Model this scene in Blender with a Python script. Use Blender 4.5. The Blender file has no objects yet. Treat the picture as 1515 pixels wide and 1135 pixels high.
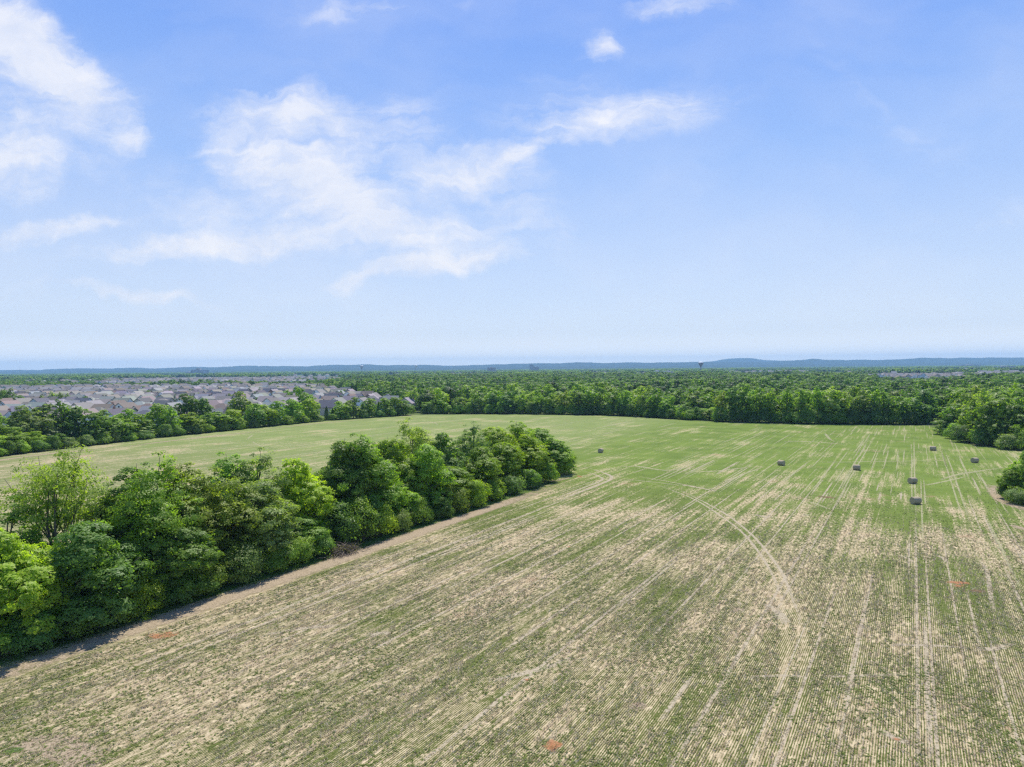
import bpy, math, random
import numpy as np
from mathutils import Vector, Matrix

PI = math.pi
R = math.radians
sc = bpy.context.scene
COL = sc.collection

# ------------------------------------------------------------------ camera
CAM_H, F, W, H = 27.0, 1010.0, 1515.0, 1135.0
PITCH, ROLL = R(1.276), R(0.5)
cam_d = bpy.data.cameras.new('camera')
cam = bpy.data.objects.new('camera', cam_d)
COL.objects.link(cam)
CM = Matrix.Rotation(R(90) - PITCH, 3, 'X') @ Matrix.Rotation(-ROLL, 3, 'Z')
cam.matrix_world = Matrix.Translation((0, 0, CAM_H)) @ CM.to_4x4()
cam_d.sensor_width = 36.0
cam_d.lens = 36.0 * F / W
cam_d.clip_start = 1.0
cam_d.clip_end = 60000.0
sc.camera = cam

# ------------------------------------------------------------------ light, sky, exposure
SUN_AZ, SUN_EL = R(9), R(59)          # azimuth clockwise from +Y
sun_d = bpy.data.lights.new('sun', 'SUN')
sun_d.energy = 5.0
sun_d.angle = R(0.53)
sun_d.color = (1.0, 0.945, 0.85)
sun = bpy.data.objects.new('sun', sun_d)
COL.objects.link(sun)
sdir = Vector((math.sin(SUN_AZ) * math.cos(SUN_EL), math.cos(SUN_AZ) * math.cos(SUN_EL), math.sin(SUN_EL)))
sun.rotation_euler = sdir.to_track_quat('Z', 'Y').to_euler()
sun.location = (0, 0, 120)

sc.view_settings.view_transform = 'Standard'
sc.view_settings.look = 'None'
sc.view_settings.exposure = 0.35
sc.view_settings.gamma = 1.0
sc.render.film_transparent = False
sc.render.engine = 'CYCLES'
sc.cycles.max_bounces = 6
sc.cycles.diffuse_bounces = 3
sc.cycles.transmission_bounces = 4
sc.cycles.transparent_max_bounces = 8
sc.cycles.volume_bounces = 0
sc.cycles.use_denoising = False
sc.cycles.denoiser = 'OPENIMAGEDENOISE'
sc.cycles.denoising_input_passes = 'RGB_ALBEDO_NORMAL'
sc.cycles.denoising_prefilter = 'ACCURATE'
sc.cycles.pixel_filter_type = 'BLACKMAN_HARRIS'
sc.cycles.filter_width = 1.35


class NT:
    """short hand for building node trees"""
    def __init__(s, tree):
        s.t = tree
        s.t.nodes.clear()

    def n(s, typ, **kw):
        nd = s.t.nodes.new(typ)
        for k, v in kw.items():
            setattr(nd, k, v)
        return nd

    def set(s, sock, v):
        if isinstance(v, bpy.types.NodeSocket):
            s.t.links.new(v, sock)
        elif v is not None:
            try:
                sock.default_value = v
            except Exception:
                sock.default_value = (v, v, v) if not hasattr(v, '__len__') else (*v, 1.0)

    def m(s, op, a, b=None, c=None, clamp=False):
        nd = s.n('ShaderNodeMath', operation=op, use_clamp=clamp)
        for i, v in enumerate((a, b, c)):
            if v is not None:
                s.set(nd.inputs[i], v)
        return nd.outputs[0]

    def vm(s, op, a, b=None, out=0):
        nd = s.n('ShaderNodeVectorMath', operation=op)
        s.set(nd.inputs[0], a)
        if b is not None:
            if op == 'SCALE':
                s.set(nd.inputs[3], b)
            else:
                s.set(nd.inputs[1], b)
        return nd.outputs[out]

    def mr(s, v, a, b, c, d, smooth=False):
        nd = s.n('ShaderNodeMapRange')
        if smooth:
            nd.interpolation_type = 'SMOOTHSTEP'
        for i, x in enumerate((v, a, b, c, d)):
            s.set(nd.inputs[i], x)
        return nd.outputs[0]

    def noise(s, vec, scale, detail=3.0, rough=0.55, dist=0.0, color=False):
        nd = s.n('ShaderNodeTexNoise')
        s.set(nd.inputs['Vector'], vec)
        nd.inputs['Scale'].default_value = scale
        nd.inputs['Detail'].default_value = detail
        nd.inputs['Roughness'].default_value = rough
        nd.inputs['Distortion'].default_value = dist
        return nd.outputs['Color' if color else 'Fac']

    def mix(s, f, a, b, mode='MIX'):
        nd = s.n('ShaderNodeMix', data_type='RGBA', blend_type=mode)
        nd.clamp_factor = True
        s.set(nd.inputs[0], f)
        s.set(nd.inputs[6], a if isinstance(a, bpy.types.NodeSocket) else (*a, 1.0) if len(a) == 3 else a)
        s.set(nd.inputs[7], b if isinstance(b, bpy.types.NodeSocket) else (*b, 1.0) if len(b) == 3 else b)
        return nd.outputs[2]

    def xyz(s, x, y, z=0.0):
        nd = s.n('ShaderNodeCombineXYZ')
        for i, v in enumerate((x, y, z)):
            s.set(nd.inputs[i], v)
        return nd.outputs[0]

    def ramp(s, v, stops):
        nd = s.n('ShaderNodeValToRGB')
        e = nd.color_ramp.elements
        while len(e) < len(stops):
            e.new(0.5)
        for k, (p, c) in enumerate(stops):
            e[k].position = p
            e[k].color = (*c, 1.0)
        s.set(nd.inputs[0], v)
        return nd.outputs[0]

    def bsdf(s, color, rough=0.8, spec=0.2, normal=None):
        b = s.n('ShaderNodeBsdfPrincipled')
        s.set(b.inputs['Base Color'], color if isinstance(color, bpy.types.NodeSocket) else (*color, 1.0))
        s.set(b.inputs['Roughness'], rough)
        b.inputs['Specular IOR Level'].default_value = spec
        if normal is not None:
            s.set(b.inputs['Normal'], normal)
        return b.outputs[0]

    def out(s, surf=None, vol=None):
        o = s.n('ShaderNodeOutputMaterial')
        if surf is not None:
            s.t.links.new(surf, o.inputs[0])
        if vol is not None:
            s.t.links.new(vol, o.inputs[1])


def material(name):
    m = bpy.data.materials.new(name)
    m.use_nodes = True
    return m, NT(m.node_tree)


world = bpy.data.worlds.new('World')
sc.world = world
world.use_nodes = True
wn = NT(world.node_tree)
sky = wn.n('ShaderNodeTexSky', sky_type='NISHITA')
sky.sun_disc = False
sky.sun_elevation = SUN_EL
sky.sun_rotation = SUN_AZ
sky.altitude = 200.0
sky.air_density = 1.0
sky.dust_density = 0.6
sky.ozone_density = 2.0
tc = wn.n('ShaderNodeTexCoord').outputs['Generated']
sep = wn.n('ShaderNodeSeparateXYZ')
wn.t.links.new(tc, sep.inputs[0])
elev = sep.outputs[2]
yy = wn.m('MAXIMUM', sep.outputs[1], 0.12)
cu = wn.m('DIVIDE', sep.outputs[0], yy)
cv = wn.m('DIVIDE', sep.outputs[2], yy)
P = wn.xyz(cu, cv)
# the clear sky: the physical sky nudged to the colours this hazy summer air had
clear = wn.ramp(elev, [(0.0, (0.72, 0.76, 0.82)), (0.094, (0.53, 0.62, 0.79)), (0.28, (0.275, 0.435, 0.80)), (0.475, (0.135, 0.295, 0.775)), (1.0, (0.07, 0.18, 0.55))])
skyc = wn.vm('SCALE', sky.outputs[0], 0.10)
skyc = wn.mix(0.80, skyc, clear)
# clouds
warp = wn.noise(P, 3.2, 4.0, 0.6, color=True)
warp = wn.vm('SCALE', wn.vm('SUBTRACT', warp, (0.5, 0.5, 0.5)), 0.11)
warp2 = wn.noise(P, 14.0, 4.0, 0.65, color=True)
warp2 = wn.vm('SCALE', wn.vm('SUBTRACT', warp2, (0.5, 0.5, 0.5)), 0.05)
PW = wn.vm('ADD', wn.vm('ADD', P, warp), warp2)


def blob(px, py, rx, ry, rot, w, soft=0.0):
    mp = wn.n('ShaderNodeMapping', vector_type='TEXTURE')
    wn.t.links.new(PW, mp.inputs[0])
    mp.inputs['Location'].default_value = ((px - 757.5) / F, (545 - py) / F, 0)
    mp.inputs['Rotation'].default_value = (0, 0, R(rot))
    mp.inputs['Scale'].default_value = (rx * 1.25 / F, ry * 1.35 / F, 1.0)
    l = wn.vm('LENGTH', mp.outputs[0], out=1)
    return wn.mr(l, soft, 1.0, w, 0.0, True)


BLOBS = [  # px, py, rx, ry, rot, weight
    (10, 40, 105, 70, -30, 1.6), (90, 95, 95, 55, -28, 1.3), (150, 150, 95, 50, -20, 0.8), (20, 235, 85, 65, -10, 1.1),
    (60, 160, 170, 90, -20, 0.42), (205, 200, 38, 28, 0, 0.55),
    (410, 178, 110, 32, -6, 1.15), (490, 190, 95, 60, -35, 0.85), (420, 250, 150, 48, -28, 1.2), (520, 290, 120, 42, -35, 0.85),
    (590, 205, 90, 80, 20, 0.45), (690, 258, 120, 34, 8, 1.0), (770, 238, 60, 14, 25, 0.7), (620, 350, 140, 48, -10, 0.75),
    (650, 385, 130, 22, 9, 1.0), (560, 405, 90, 18, 10, 0.55), (760, 310, 150, 75, -25, 0.45), (330, 355, 240, 24, 4, 1.1),
    (70, 335, 150, 20, 5, 1.05), (380, 300, 330, 95, -8, 0.36), (220, 435, 120, 13, -10, 0.8), (110, 425, 240, 34, -5, 0.22),
    (930, 185, 190, 40, 8, 0.62), (870, 160, 260, 75, 4, 0.30), (1000, 8, 95, 24, -4, 0.70), (893, 70, 42, 28, 0, 0.80),
    (560, 15, 220, 30, 6, 0.38), (1400, 240, 260, 40, -30, 0.16), (1480, 330, 200, 26, 4, 0.26), (1340, 410, 110, 40, 0, 0.20),
    (770, 500, 90, 22, 3, 0.42), (1250, 120, 200, 25, -40, 0.14), (1480, 130, 110, 40, -20, 0.16),
]
acc = None
for b in BLOBS:
    v = blob(*b)
    acc = v if acc is None else wn.m('ADD', acc, v)
fib_c = wn.n('ShaderNodeMapping')
wn.t.links.new(PW, fib_c.inputs[0])
fib_c.inputs['Rotation'].default_value = (0, 0, R(14))
fib_c.inputs['Scale'].default_value = (1.0, 2.3, 1.0)
fbm = wn.noise(fib_c.outputs[0], 8.0, 6.0, 0.62, 0.35)
fbm2 = wn.noise(PW, 20.0, 4.0, 0.58)
f_ = wn.m('ADD', wn.m('MULTIPLY', fbm, 0.70), wn.m('MULTIPLY', fbm2, 0.30))
fil = wn.n('ShaderNodeMapping')
wn.t.links.new(PW, fil.inputs[0])
fil.inputs['Rotation'].default_value = (0, 0, R(24))
fil.inputs['Scale'].default_value = (1.0, 6.5, 1.0)
fil_n = wn.noise(fil.outputs[0], 9.0, 4.0, 0.55, 0.5)
dn_ = wn.m('ADD', acc, wn.m('ADD', wn.m('MULTIPLY', wn.m('SUBTRACT', f_, 0.5), 2.6), wn.m('MULTIPLY', wn.m('SUBTRACT', fil_n, 0.5), 1.3)))
body = wn.mr(dn_, 0.10, 1.50, 0.0, 1.0)
mask = wn.m('MULTIPLY', body, wn.mr(acc, 0.0, 0.50, 0.0, 0.95, True))
veil = wn.mr(wn.noise(fib_c.outputs[0], 2.2, 4.0, 0.55), 0.40, 0.76, 0.0, 0.30)
mask = wn.m('ADD', mask, wn.m('ADD', veil, wn.m('MULTIPLY', wn.m('MINIMUM', acc, 1.0), 0.10)))
front = wn.mr(sep.outputs[1], 0.05, 0.25, 0.0, 1.0)
mask = wn.m('MULTIPLY', mask, front, clamp=True)
mask = wn.m('MULTIPLY', mask, 0.84)
# the thick parts are a little greyer underneath
ccol = wn.mix(wn.mr(f_, 0.35, 0.65, 0, 1), (0.62, 0.66, 0.76), (0.80, 0.79, 0.80))
cloud = wn.mix(mask, skyc, ccol)
cloud = wn.mix(wn.mr(elev, 0.0, 0.055, 0.95, 0.0, True), cloud, (1.02, 1.02, 0.98))
bg = wn.n('ShaderNodeBackground')
wn.t.links.new(cloud, bg.inputs[0])
bg.inputs[1].default_value = 1.0
wo = wn.n('ShaderNodeOutputWorld')
wn.t.links.new(bg.outputs[0], wo.inputs[0])
world.cycles.sampling_method = 'MANUAL'
world.cycles.sample_map_resolution = 512


# ------------------------------------------------------------------ helpers
def ray(px, py):
    d = Vector(((px - W / 2) / F, -(py - H / 2) / F, -1.0))
    return CM @ d


def at(px, py, z=0.0):
    d = ray(px, py)
    t = (z - CAM_H) / d.z
    return Vector((d.x * t, d.y * t, z))


def hor(px):
    """picture row of the horizon in column px"""
    return 545.0 - (px - W / 2) * math.tan(ROLL)


RD = (0.5075, 0.8616)     # direction of the seed rows on the ground
RN = (0.8616, -0.5075)


def uv2xy(u, v):
    return (u * RN[0] + v * RD[0], u * RN[1] + v * RD[1])


def xy2uv(x, y):
    return (x * RN[0] + y * RN[1], x * RD[0] + y * RD[1])


def on_u(px, u):
    """the ground point seen in column px that lies on the row-parallel line u"""
    d = ray(px, hor(px) + 60)
    t = u / (d.x * RN[0] + d.y * RN[1])
    return (d.x * t, d.y * t)


def on_y(px, y):
    d = ray(px, hor(px) + 60)
    return (d.x * y / d.y, y)


def top_z(px, py, x, y):
    d = ray(px, py)
    t = math.hypot(x, y) / math.hypot(d.x, d.y)
    return CAM_H + d.z * t


def px_of(x, y):
    """approximate picture column of a ground point"""
    return W / 2 + F * x / max(y, 1.0)


def mesh(name, verts, faces, mats, fmat=None, smooth=False, shade=None, cn=None):
    """faces: an (n,k) array or a list of tuples"""
    me = bpy.data.meshes.new(name)
    verts = np.asarray(verts, dtype=np.float32).reshape(-1, 3)
    if isinstance(faces, np.ndarray):
        n, k = faces.shape
        me.vertices.add(len(verts))
        me.vertices.foreach_set('co', verts.ravel())
        me.loops.add(n * k)
        me.loops.foreach_set('vertex_index', faces.astype(np.int32).ravel())
        me.polygons.add(n)
        me.polygons.foreach_set('loop_start', np.arange(0, n * k, k, dtype=np.int32))
        me.update(calc_edges=True)
    else:
        me.from_pydata([tuple(map(float, v)) for v in verts], [], faces)
        me.update()
    for m in (mats if isinstance(mats, (list, tuple)) else [mats]):
        me.materials.append(m)
    if fmat is not None:
        me.polygons.foreach_set('material_index', np.asarray(fmat, dtype=np.int32))
    if smooth:
        me.polygons.foreach_set('use_smooth', np.ones(len(me.polygons), dtype=bool))
    if shade is not None:
        a = me.attributes.new('shade', 'FLOAT', 'FACE')
        a.data.foreach_set('value', np.asarray(shade, dtype=np.float32))
    if cn is not None:
        me.polygons.foreach_set('use_smooth', np.ones(len(me.polygons), dtype=bool))
        me.normals_split_custom_set(np.repeat(cn, 4, axis=0).tolist())
    return me


def tag(o, label=None, cat=None, group=None, kind=None):
    if label:
        o['label'] = label
    if cat:
        o['category'] = cat
    if group:
        o['group'] = group
    if kind:
        o['kind'] = kind
    return o


def link(name, me, parent=None, loc=(0, 0, 0), rz=0.0, scale=None, color=None):
    o = bpy.data.objects.new(name, me)
    COL.objects.link(o)
    o.location = loc
    o.rotation_euler = (0, 0, rz)
    if scale is not None:
        o.scale = scale
    if color is not None:
        o.color = (*color, 1.0)
    if parent is not None:
        o.parent = parent
    return o


class MB:
    """collects boxes, prisms and tubes for one mesh"""
    def __init__(s):
        s.v, s.f, s.mi = [], [], []

    def add(s, vs, fs, mi=0):
        b = len(s.v)
        s.v.extend(vs)
        s.f.extend([tuple(i + b for i in f) for f in fs])
        s.mi.extend([mi] * len(fs))

    def box(s, x0, x1, y0, y1, z0, z1, mi=0):
        vs = [(x, y, z) for z in (z0, z1) for y in (y0, y1) for x in (x0, x1)]
        s.add(vs, [(0, 2, 3, 1), (4, 5, 7, 6), (0, 1, 5, 4), (2, 6, 7, 3), (0, 4, 6, 2), (1, 3, 7, 5)], mi)

    def prism(s, poly, axis, a, b, mi=0):
        """poly: (h, z) outline extruded from a to b along axis 'x' or 'y'"""
        n = len(poly)
        if axis == 'y':
            vs = [(h, a, z) for h, z in poly] + [(h, b, z) for h, z in poly]
        else:
            vs = [(a, h, z) for h, z in poly] + [(b, h, z) for h, z in poly]
        fs = [tuple(range(n)), tuple(range(2 * n - 1, n - 1, -1))]
        fs += [(i, i + n, (i + 1) % n + n, (i + 1) % n) for i in range(n)]
        s.add(vs, fs, mi)

    def tube(s, pts, rads, n=6, mi=0):
        pts = [Vector(p) for p in pts]
        vs = []
        for i, p in enumerate(pts):
            d = (pts[min(i + 1, len(pts) - 1)] - pts[max(i - 1, 0)]).normalized()
            a = d.orthogonal().normalized()
            b = d.cross(a)
            if i:   # keep the frame from twisting
                a = (pa - d * pa.dot(d)).normalized()
                b = d.cross(a)
            pa = a
            for k in range(n):
                t = 2 * PI * k / n
                vs.append(tuple(p + (a * math.cos(t) + b * math.sin(t)) * rads[i]))
        fs = []
        for i in range(len(pts) - 1):
            for k in range(n):
                fs.append((i * n + k, i * n + (k + 1) % n, (i + 1) * n + (k + 1) % n, (i + 1) * n + k))
        fs.append(tuple(range(n))[::-1])
        fs.append(tuple((len(pts) - 1) * n + k for k in range(n)))
        s.add(vs, fs, mi)

    def lathe(s, prof, n=16, mi=0):
        vs = [(r * math.cos(2 * PI * k / n), r * math.sin(2 * PI * k / n), z) for r, z in prof for k in range(n)]
        fs = [(i * n + k, i * n + (k + 1) % n, (i + 1) * n + (k + 1) % n, (i + 1) * n + k) for i in range(len(prof) - 1) for k in range(n)]
        s.add(vs, fs, mi)

    def build(s, name, mats, smooth=False):
        return mesh(name, s.v, s.f, mats, s.mi, smooth)


# ------------------------------------------------------------------ materials
def leaf_material(name, per_instance=False):
    m, t = material(name)
    oi = t.n('ShaderNodeObjectInfo')
    at_ = t.n('ShaderNodeAttribute', attribute_name='shade')
    s = at_.outputs['Fac']
    if per_instance:
        stand = t.noise(oi.outputs['Location'], 0.013, 3, 0.6)
        pickc = t.m('ADD', t.m('MULTIPLY', t.m('SUBTRACT', stand, 0.5), 2.0), t.m('ADD', t.m('MULTIPLY', oi.outputs['Random'], 0.62), 0.19), clamp=True)
        base = t.ramp(pickc, [(0.0, (0.055, 0.105, 0.038)), (0.25, (0.085, 0.155, 0.044)), (0.42, (0.130, 0.225, 0.048)),
                                             (0.58, (0.165, 0.275, 0.050)), (0.78, (0.220, 0.320, 0.066)), (1.0, (0.130, 0.195, 0.080))])
    else:
        base = oi.outputs['Color']
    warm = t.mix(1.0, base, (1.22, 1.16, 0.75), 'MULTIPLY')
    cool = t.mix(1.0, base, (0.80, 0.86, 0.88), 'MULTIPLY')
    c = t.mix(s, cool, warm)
    gl = t.bsdf(c, 0.50, 0.30)
    tr = t.n('ShaderNodeBsdfTranslucent')
    t.set(tr.inputs[0], t.mix(1.0, c, (1.55, 1.70, 0.5), 'MULTIPLY'))
    mx = t.n('ShaderNodeMixShader')
    mx.inputs[0].default_value = 0.54
    t.t.links.new(gl, mx.inputs[1])
    t.t.links.new(tr.outputs[0], mx.inputs[2])
    t.out(mx.outputs[0])
    return m


LEAF = leaf_material('leaves')
LEAF_FAR = leaf_material('leaves_far', True)

BARK, t = material('bark')
geo = t.n('ShaderNodeNewGeometry')
c = t.mix(t.noise(t.n('ShaderNodeTexCoord').outputs['Object'], 5.0, 4), (0.075, 0.058, 0.045), (0.19, 0.165, 0.14))
t.out(t.bsdf(c, 0.9, 0.1))

STRAW_BLADE, t = material('stubble_straw')
oi = t.n('ShaderNodeObjectInfo')
c = t.ramp(oi.outputs['Random'], [(0, (0.36, 0.275, 0.165)), (0.5, (0.52, 0.42, 0.27)), (1, (0.64, 0.54, 0.38))])
t.out(t.bsdf(c, 0.75, 0.2))

WEED, t = material('weed_leaves')
oi = t.n('ShaderNodeObjectInfo')
c = t.ramp(oi.outputs['Random'], [(0, (0.10, 0.135, 0.028)), (0.5, (0.15, 0.195, 0.036)), (1, (0.23, 0.27, 0.055))])
t.out(t.bsdf(c, 0.6, 0.2))


# ------------------------------------------------------------------ the ground
def ground_nodes(t):
    p = t.n('ShaderNodeNewGeometry').outputs['Position']
    u = t.vm('DOT_PRODUCT', p, (RN[0], RN[1], 0), out=1)
    v = t.vm('DOT_PRODUCT', p, (RD[0], RD[1], 0), out=1)
    return p, u, v


FIELD, t = material('mown_hay_field')
p, u, v = ground_nodes(t)
uvv = t.xyz(u, v)
# long soft drifts of cut straw that follow the rows
drift = t.noise(t.xyz(t.m('MULTIPLY', u, 0.16), t.m('MULTIPLY', v, 0.022)), 1.0, 6, 0.65)
streak = t.noise(t.xyz(t.m('MULTIPLY', u, 0.9), t.m('MULTIPLY', v, 0.035)), 1.0, 5, 0.65)
fine = t.noise(t.xyz(t.m('MULTIPLY', u, 3.4), t.m('MULTIPLY', v, 0.9)), 1.0, 4, 0.65)
grit = t.noise(p, 4.5, 4, 0.7)
blot = t.noise(p, 0.045, 5, 0.6)
# how much straw lies on the ground: much near the camera and towards the lane, less far out
zone = t.mr(v, 70, 205, 0.57, 0.23, True)
leftf = t.mr(u, -125, -80, 1.0, 0.0, True)
zone = t.m('SUBTRACT', zone, t.m('MULTIPLY', leftf, t.mr(v, 60, 260, 0.28, 0.02)))
farg = t.mr(v, 230, 330, 0.0, 0.12, True)
zone = t.m('SUBTRACT', zone, farg)
zone = t.m('ADD', zone, t.m('MULTIPLY', leftf, 0.10))
s1 = t.m('ADD', t.m('MULTIPLY', t.m('SUBTRACT', drift, 0.5), 1.5), t.m('MULTIPLY', t.m('SUBTRACT', streak, 0.5), 2.1))
s1 = t.m('ADD', s1, t.m('MULTIPLY', t.m('SUBTRACT', blot, 0.5), 2.0))
s1 = t.m('ADD', s1, t.m('MULTIPLY', t.m('SUBTRACT', fine, 0.5), 1.5))
s1 = t.m('ADD', s1, t.m('MULTIPLY', t.m('SUBTRACT', grit, 0.5), 1.5))
lines = t.mr(t.noise(t.xyz(t.m('MULTIPLY', u, 1.5), t.m('MULTIPLY', v, 0.012)), 1.0, 3, 0.75), 0.58, 0.70, 0.0, 1.0, True)
lines = t.m('MULTIPLY', lines, t.mr(t.noise(t.xyz(t.m('MULTIPLY', u, 0.2), t.m('MULTIPLY', v, 0.03), 7.0), 1.0, 3), 0.40, 0.60, 0.25, 1.0))
lines = t.m('MULTIPLY', lines, t.mr(grit, 0.3, 0.55, 0.35, 1.0))
s1 = t.m('ADD', s1, t.m('MULTIPLY', lines, 0.55))
straw = t.m('ADD', zone, s1)
wob = t.noise(t.xyz(t.m('MULTIPLY', u, 0.8), t.m('MULTIPLY', v, 0.25)), 1.0, 2)
rowa = t.m('MULTIPLY', t.mr(v, 60, 150, 0.60, 0.15, True), t.mr(u, -50, 0, 0.55, 1.0, True))
row = t.m('SINE', t.m('ADD', t.m('MULTIPLY', u, 2 * PI / 0.178), t.m('MULTIPLY', wob, 5.0)))
straw = t.m('ADD', straw, t.m('MULTIPLY', row, t.m('MULTIPLY', rowa, t.mr(t.noise(p, 0.35, 3), 0.35, 0.62, 0.35, 1.2))))
straw = t.mr(straw, 0.32, 0.80, 0.0, 1.0, True)
green = t.mix(t.mr(t.noise(p, 0.11, 5, 0.6), 0.35, 0.65, 0, 1), (0.088, 0.142, 0.022), (0.150, 0.212, 0.036))
green = t.mix(t.mr(v, 60, 190, 0.75, 0.0, True), green, (0.060, 0.055, 0.020))
green = t.mix(t.mr(grit, 0.35, 0.7, 0, 0.5), green, (0.185, 0.235, 0.062))
green = t.mix(t.m('MULTIPLY', leftf, 0.38), green, (0.27, 0.30, 0.13))
strawc = t.mix(t.mr(fine, 0.3, 0.7, 0, 1), (0.225, 0.168, 0.090), (0.60, 0.495, 0.315))
strawc = t.mix(t.mr(v, 130, 230, 0.0, 0.60, True), strawc, (0.34, 0.33, 0.15))
col = t.mix(straw, green, strawc)
# bare pinkish soil showing through here and there
soil = t.mr(t.m('ADD', t.noise(p, 0.09, 4, 0.6), t.m('MULTIPLY', grit, 0.25)), 0.76, 0.86, 0.0, 0.6, True)
col = t.mix(soil, col, (0.32, 0.20, 0.125))
bmp = t.n('ShaderNodeBump')
bmp.inputs['Strength'].default_value = 0.7
bmp.inputs['Distance'].default_value = 0.10
t.set(bmp.inputs['Height'], t.m('ADD', t.m('MULTIPLY', grit, 1.2), t.m('ADD', fine, t.m('MULTIPLY', row, 0.25))))
t.out(t.bsdf(col, 0.95, 0.05, bmp.outputs[0]))

GROUND, t = material('grassland')
p, u, v = ground_nodes(t)
g = t.mix(t.mr(t.noise(p, 0.02, 6, 0.6), 0.35, 0.65, 0, 1), (0.055, 0.085, 0.028), (0.13, 0.165, 0.055))
g = t.mix(t.mr(t.noise(p, 0.9, 5, 0.7), 0.4, 0.7, 0, 0.6), g, (0.10, 0.13, 0.045))
g = t.mix(t.mr(t.noise(p, 0.004, 4, 0.5), 0.52, 0.62, 0, 0.4), g, (0.20, 0.20, 0.10))
t.out(t.bsdf(g, 0.95, 0.05))

BERM, t = material('unmown_grass')
p, u, v = ground_nodes(t)
g = t.mix(t.mr(t.noise(p, 1.2, 5, 0.7), 0.35, 0.65, 0, 1), (0.05, 0.095, 0.022), (0.13, 0.17, 0.045))
t.out(t.bsdf(g, 0.95, 0.05))


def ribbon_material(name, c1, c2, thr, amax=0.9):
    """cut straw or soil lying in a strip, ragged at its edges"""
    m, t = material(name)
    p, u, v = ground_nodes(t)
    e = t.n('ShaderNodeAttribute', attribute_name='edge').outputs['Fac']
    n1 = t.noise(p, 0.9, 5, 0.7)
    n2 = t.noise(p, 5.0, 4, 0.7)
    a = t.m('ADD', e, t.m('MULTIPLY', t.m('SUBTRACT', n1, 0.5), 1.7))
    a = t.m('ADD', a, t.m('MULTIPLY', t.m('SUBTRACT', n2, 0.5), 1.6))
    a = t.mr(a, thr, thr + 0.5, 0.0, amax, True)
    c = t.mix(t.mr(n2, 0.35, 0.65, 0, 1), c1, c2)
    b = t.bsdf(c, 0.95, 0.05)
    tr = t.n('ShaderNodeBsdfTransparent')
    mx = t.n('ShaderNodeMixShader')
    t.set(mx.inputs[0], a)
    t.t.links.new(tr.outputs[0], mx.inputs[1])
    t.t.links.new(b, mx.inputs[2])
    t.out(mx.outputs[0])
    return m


TRACK = ribbon_material('flattened_straw', (0.36, 0.295, 0.20), (0.55, 0.475, 0.34), 0.44, 0.72)
TRACK_G = ribbon_material('pale_wheel_mark', (0.32, 0.31, 0.16), (0.46, 0.43, 0.26), 0.48, 0.7)
LANE = ribbon_material('bare_lane', (0.225, 0.172, 0.11), (0.43, 0.345, 0.235), 0.30)
SOIL = ribbon_material('red_clay', (0.31, 0.12, 0.05), (0.46, 0.24, 0.125), 0.40, 0.8)
BROWN = ribbon_material('brown_soil', (0.15, 0.095, 0.055), (0.24, 0.16, 0.09), 0.5)
VERGE_SHADOW = ribbon_material('verge_and_shadow', (0.05, 0.10, 0.02), (0.11, 0.17, 0.035), 0.30)


def struct(name, me, kind='structure', loc=(0, 0, 0)):
    return tag(link(name, me, loc=loc), kind=kind)


# one ground sheet out to the hills, finer near the camera
G = 15000.0
struct('ground', mesh('ground', [(-G, -G, 0), (G, -G, 0), (G, G, 0), (-G, G, 0)], [(0, 1, 2, 3)], GROUND))

edge = [at(-420, 745), at(-150, 698), at(0, 676), at(200, 652), at(480, 623), at(620, 614), at(760, 613), at(900, 615), at(1060, 624.5), at(1200, 628),
        at(1362, 629), at(1400, 634), at(1404, 646), at(1440, 657), at(1515, 664), at(1640, 676), at(2000, 700)]
poly = [(p.x, p.y, 0.02) for p in edge] + [(330, 60, 0.02), (150, -60, 0.02), (-230, -60, 0.02), (-330, 60, 0.02)]
struct('field', mesh('field', poly, [tuple(range(len(poly)))[::-1]], FIELD))


def ribbon(pts, width, z=0.026, mb=None, grow=0.0):
    """an across-5 strip along pts; the edge attribute is 0 at its borders and 1 on its middle"""
    P_ = [Vector((p[0], p[1], 0)) for p in pts]
    # resample finely
    out = []
    for i in range(len(P_) - 1):
        p0 = P_[max(i - 1, 0)]; p1 = P_[i]; p2 = P_[i + 1]; p3 = P_[min(i + 2, len(P_) - 1)]
        n = max(2, int((p2 - p1).length / 2.0))
        for k in range(n):
            s = k / n
            out.append(0.5 * ((2 * p1) + (p2 - p0) * s + (2 * p0 - 5 * p1 + 4 * p2 - p3) * s * s + (3 * p1 - p0 - 3 * p2 + p3) * s ** 3))
    out.append(P_[-1])
    vs, es = mb
    base = len(vs)
    for i, q in enumerate(out):
        d = (out[min(i + 1, len(out) - 1)] - out[max(i - 1, 0)]).normalized()
        nn = Vector((-d.y, d.x, 0))
        endf = min(1.0, 3.0 * min(i, len(out) - 1 - i) / max(len(out) - 1, 1) + 0.12)
        for k, (o, e) in enumerate(((-1, 0), (-.55, .8), (0, 1), (.55, .8), (1, 0))):
            c_ = q + nn * o * width * 0.5
            vs.append((c_.x, c_.y, z))
            es.append(e * endf)
    fs = []
    for i in range(len(out) - 1):
        for k in range(4):
            a = base + i * 5 + k
            fs.append((a, a + 1, a + 6, a + 5))
    return fs


def ribbons(name, specs, mat, z):
    mb = ([], [])
    fs = []
    for k, (pts, w) in enumerate(specs):
        fs += ribbon(pts, w, z + (k % 9) * 0.0007, mb)
    me = mesh(name, mb[0], fs, mat)
    a = me.attributes.new('edge', 'FLOAT', 'POINT')
    a.data.foreach_set('value', np.asarray(mb[1], dtype=np.float32))
    return struct(name, me)


def pl(*pp):
    return [(q.x, q.y) for q in (at(a, b) for a, b in pp)]


def ul(u, v0, v1, w):
    return ([uv2xy(u, v0), uv2xy(u, (v0 + v1) / 2), uv2xy(u, v1)], w)


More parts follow.
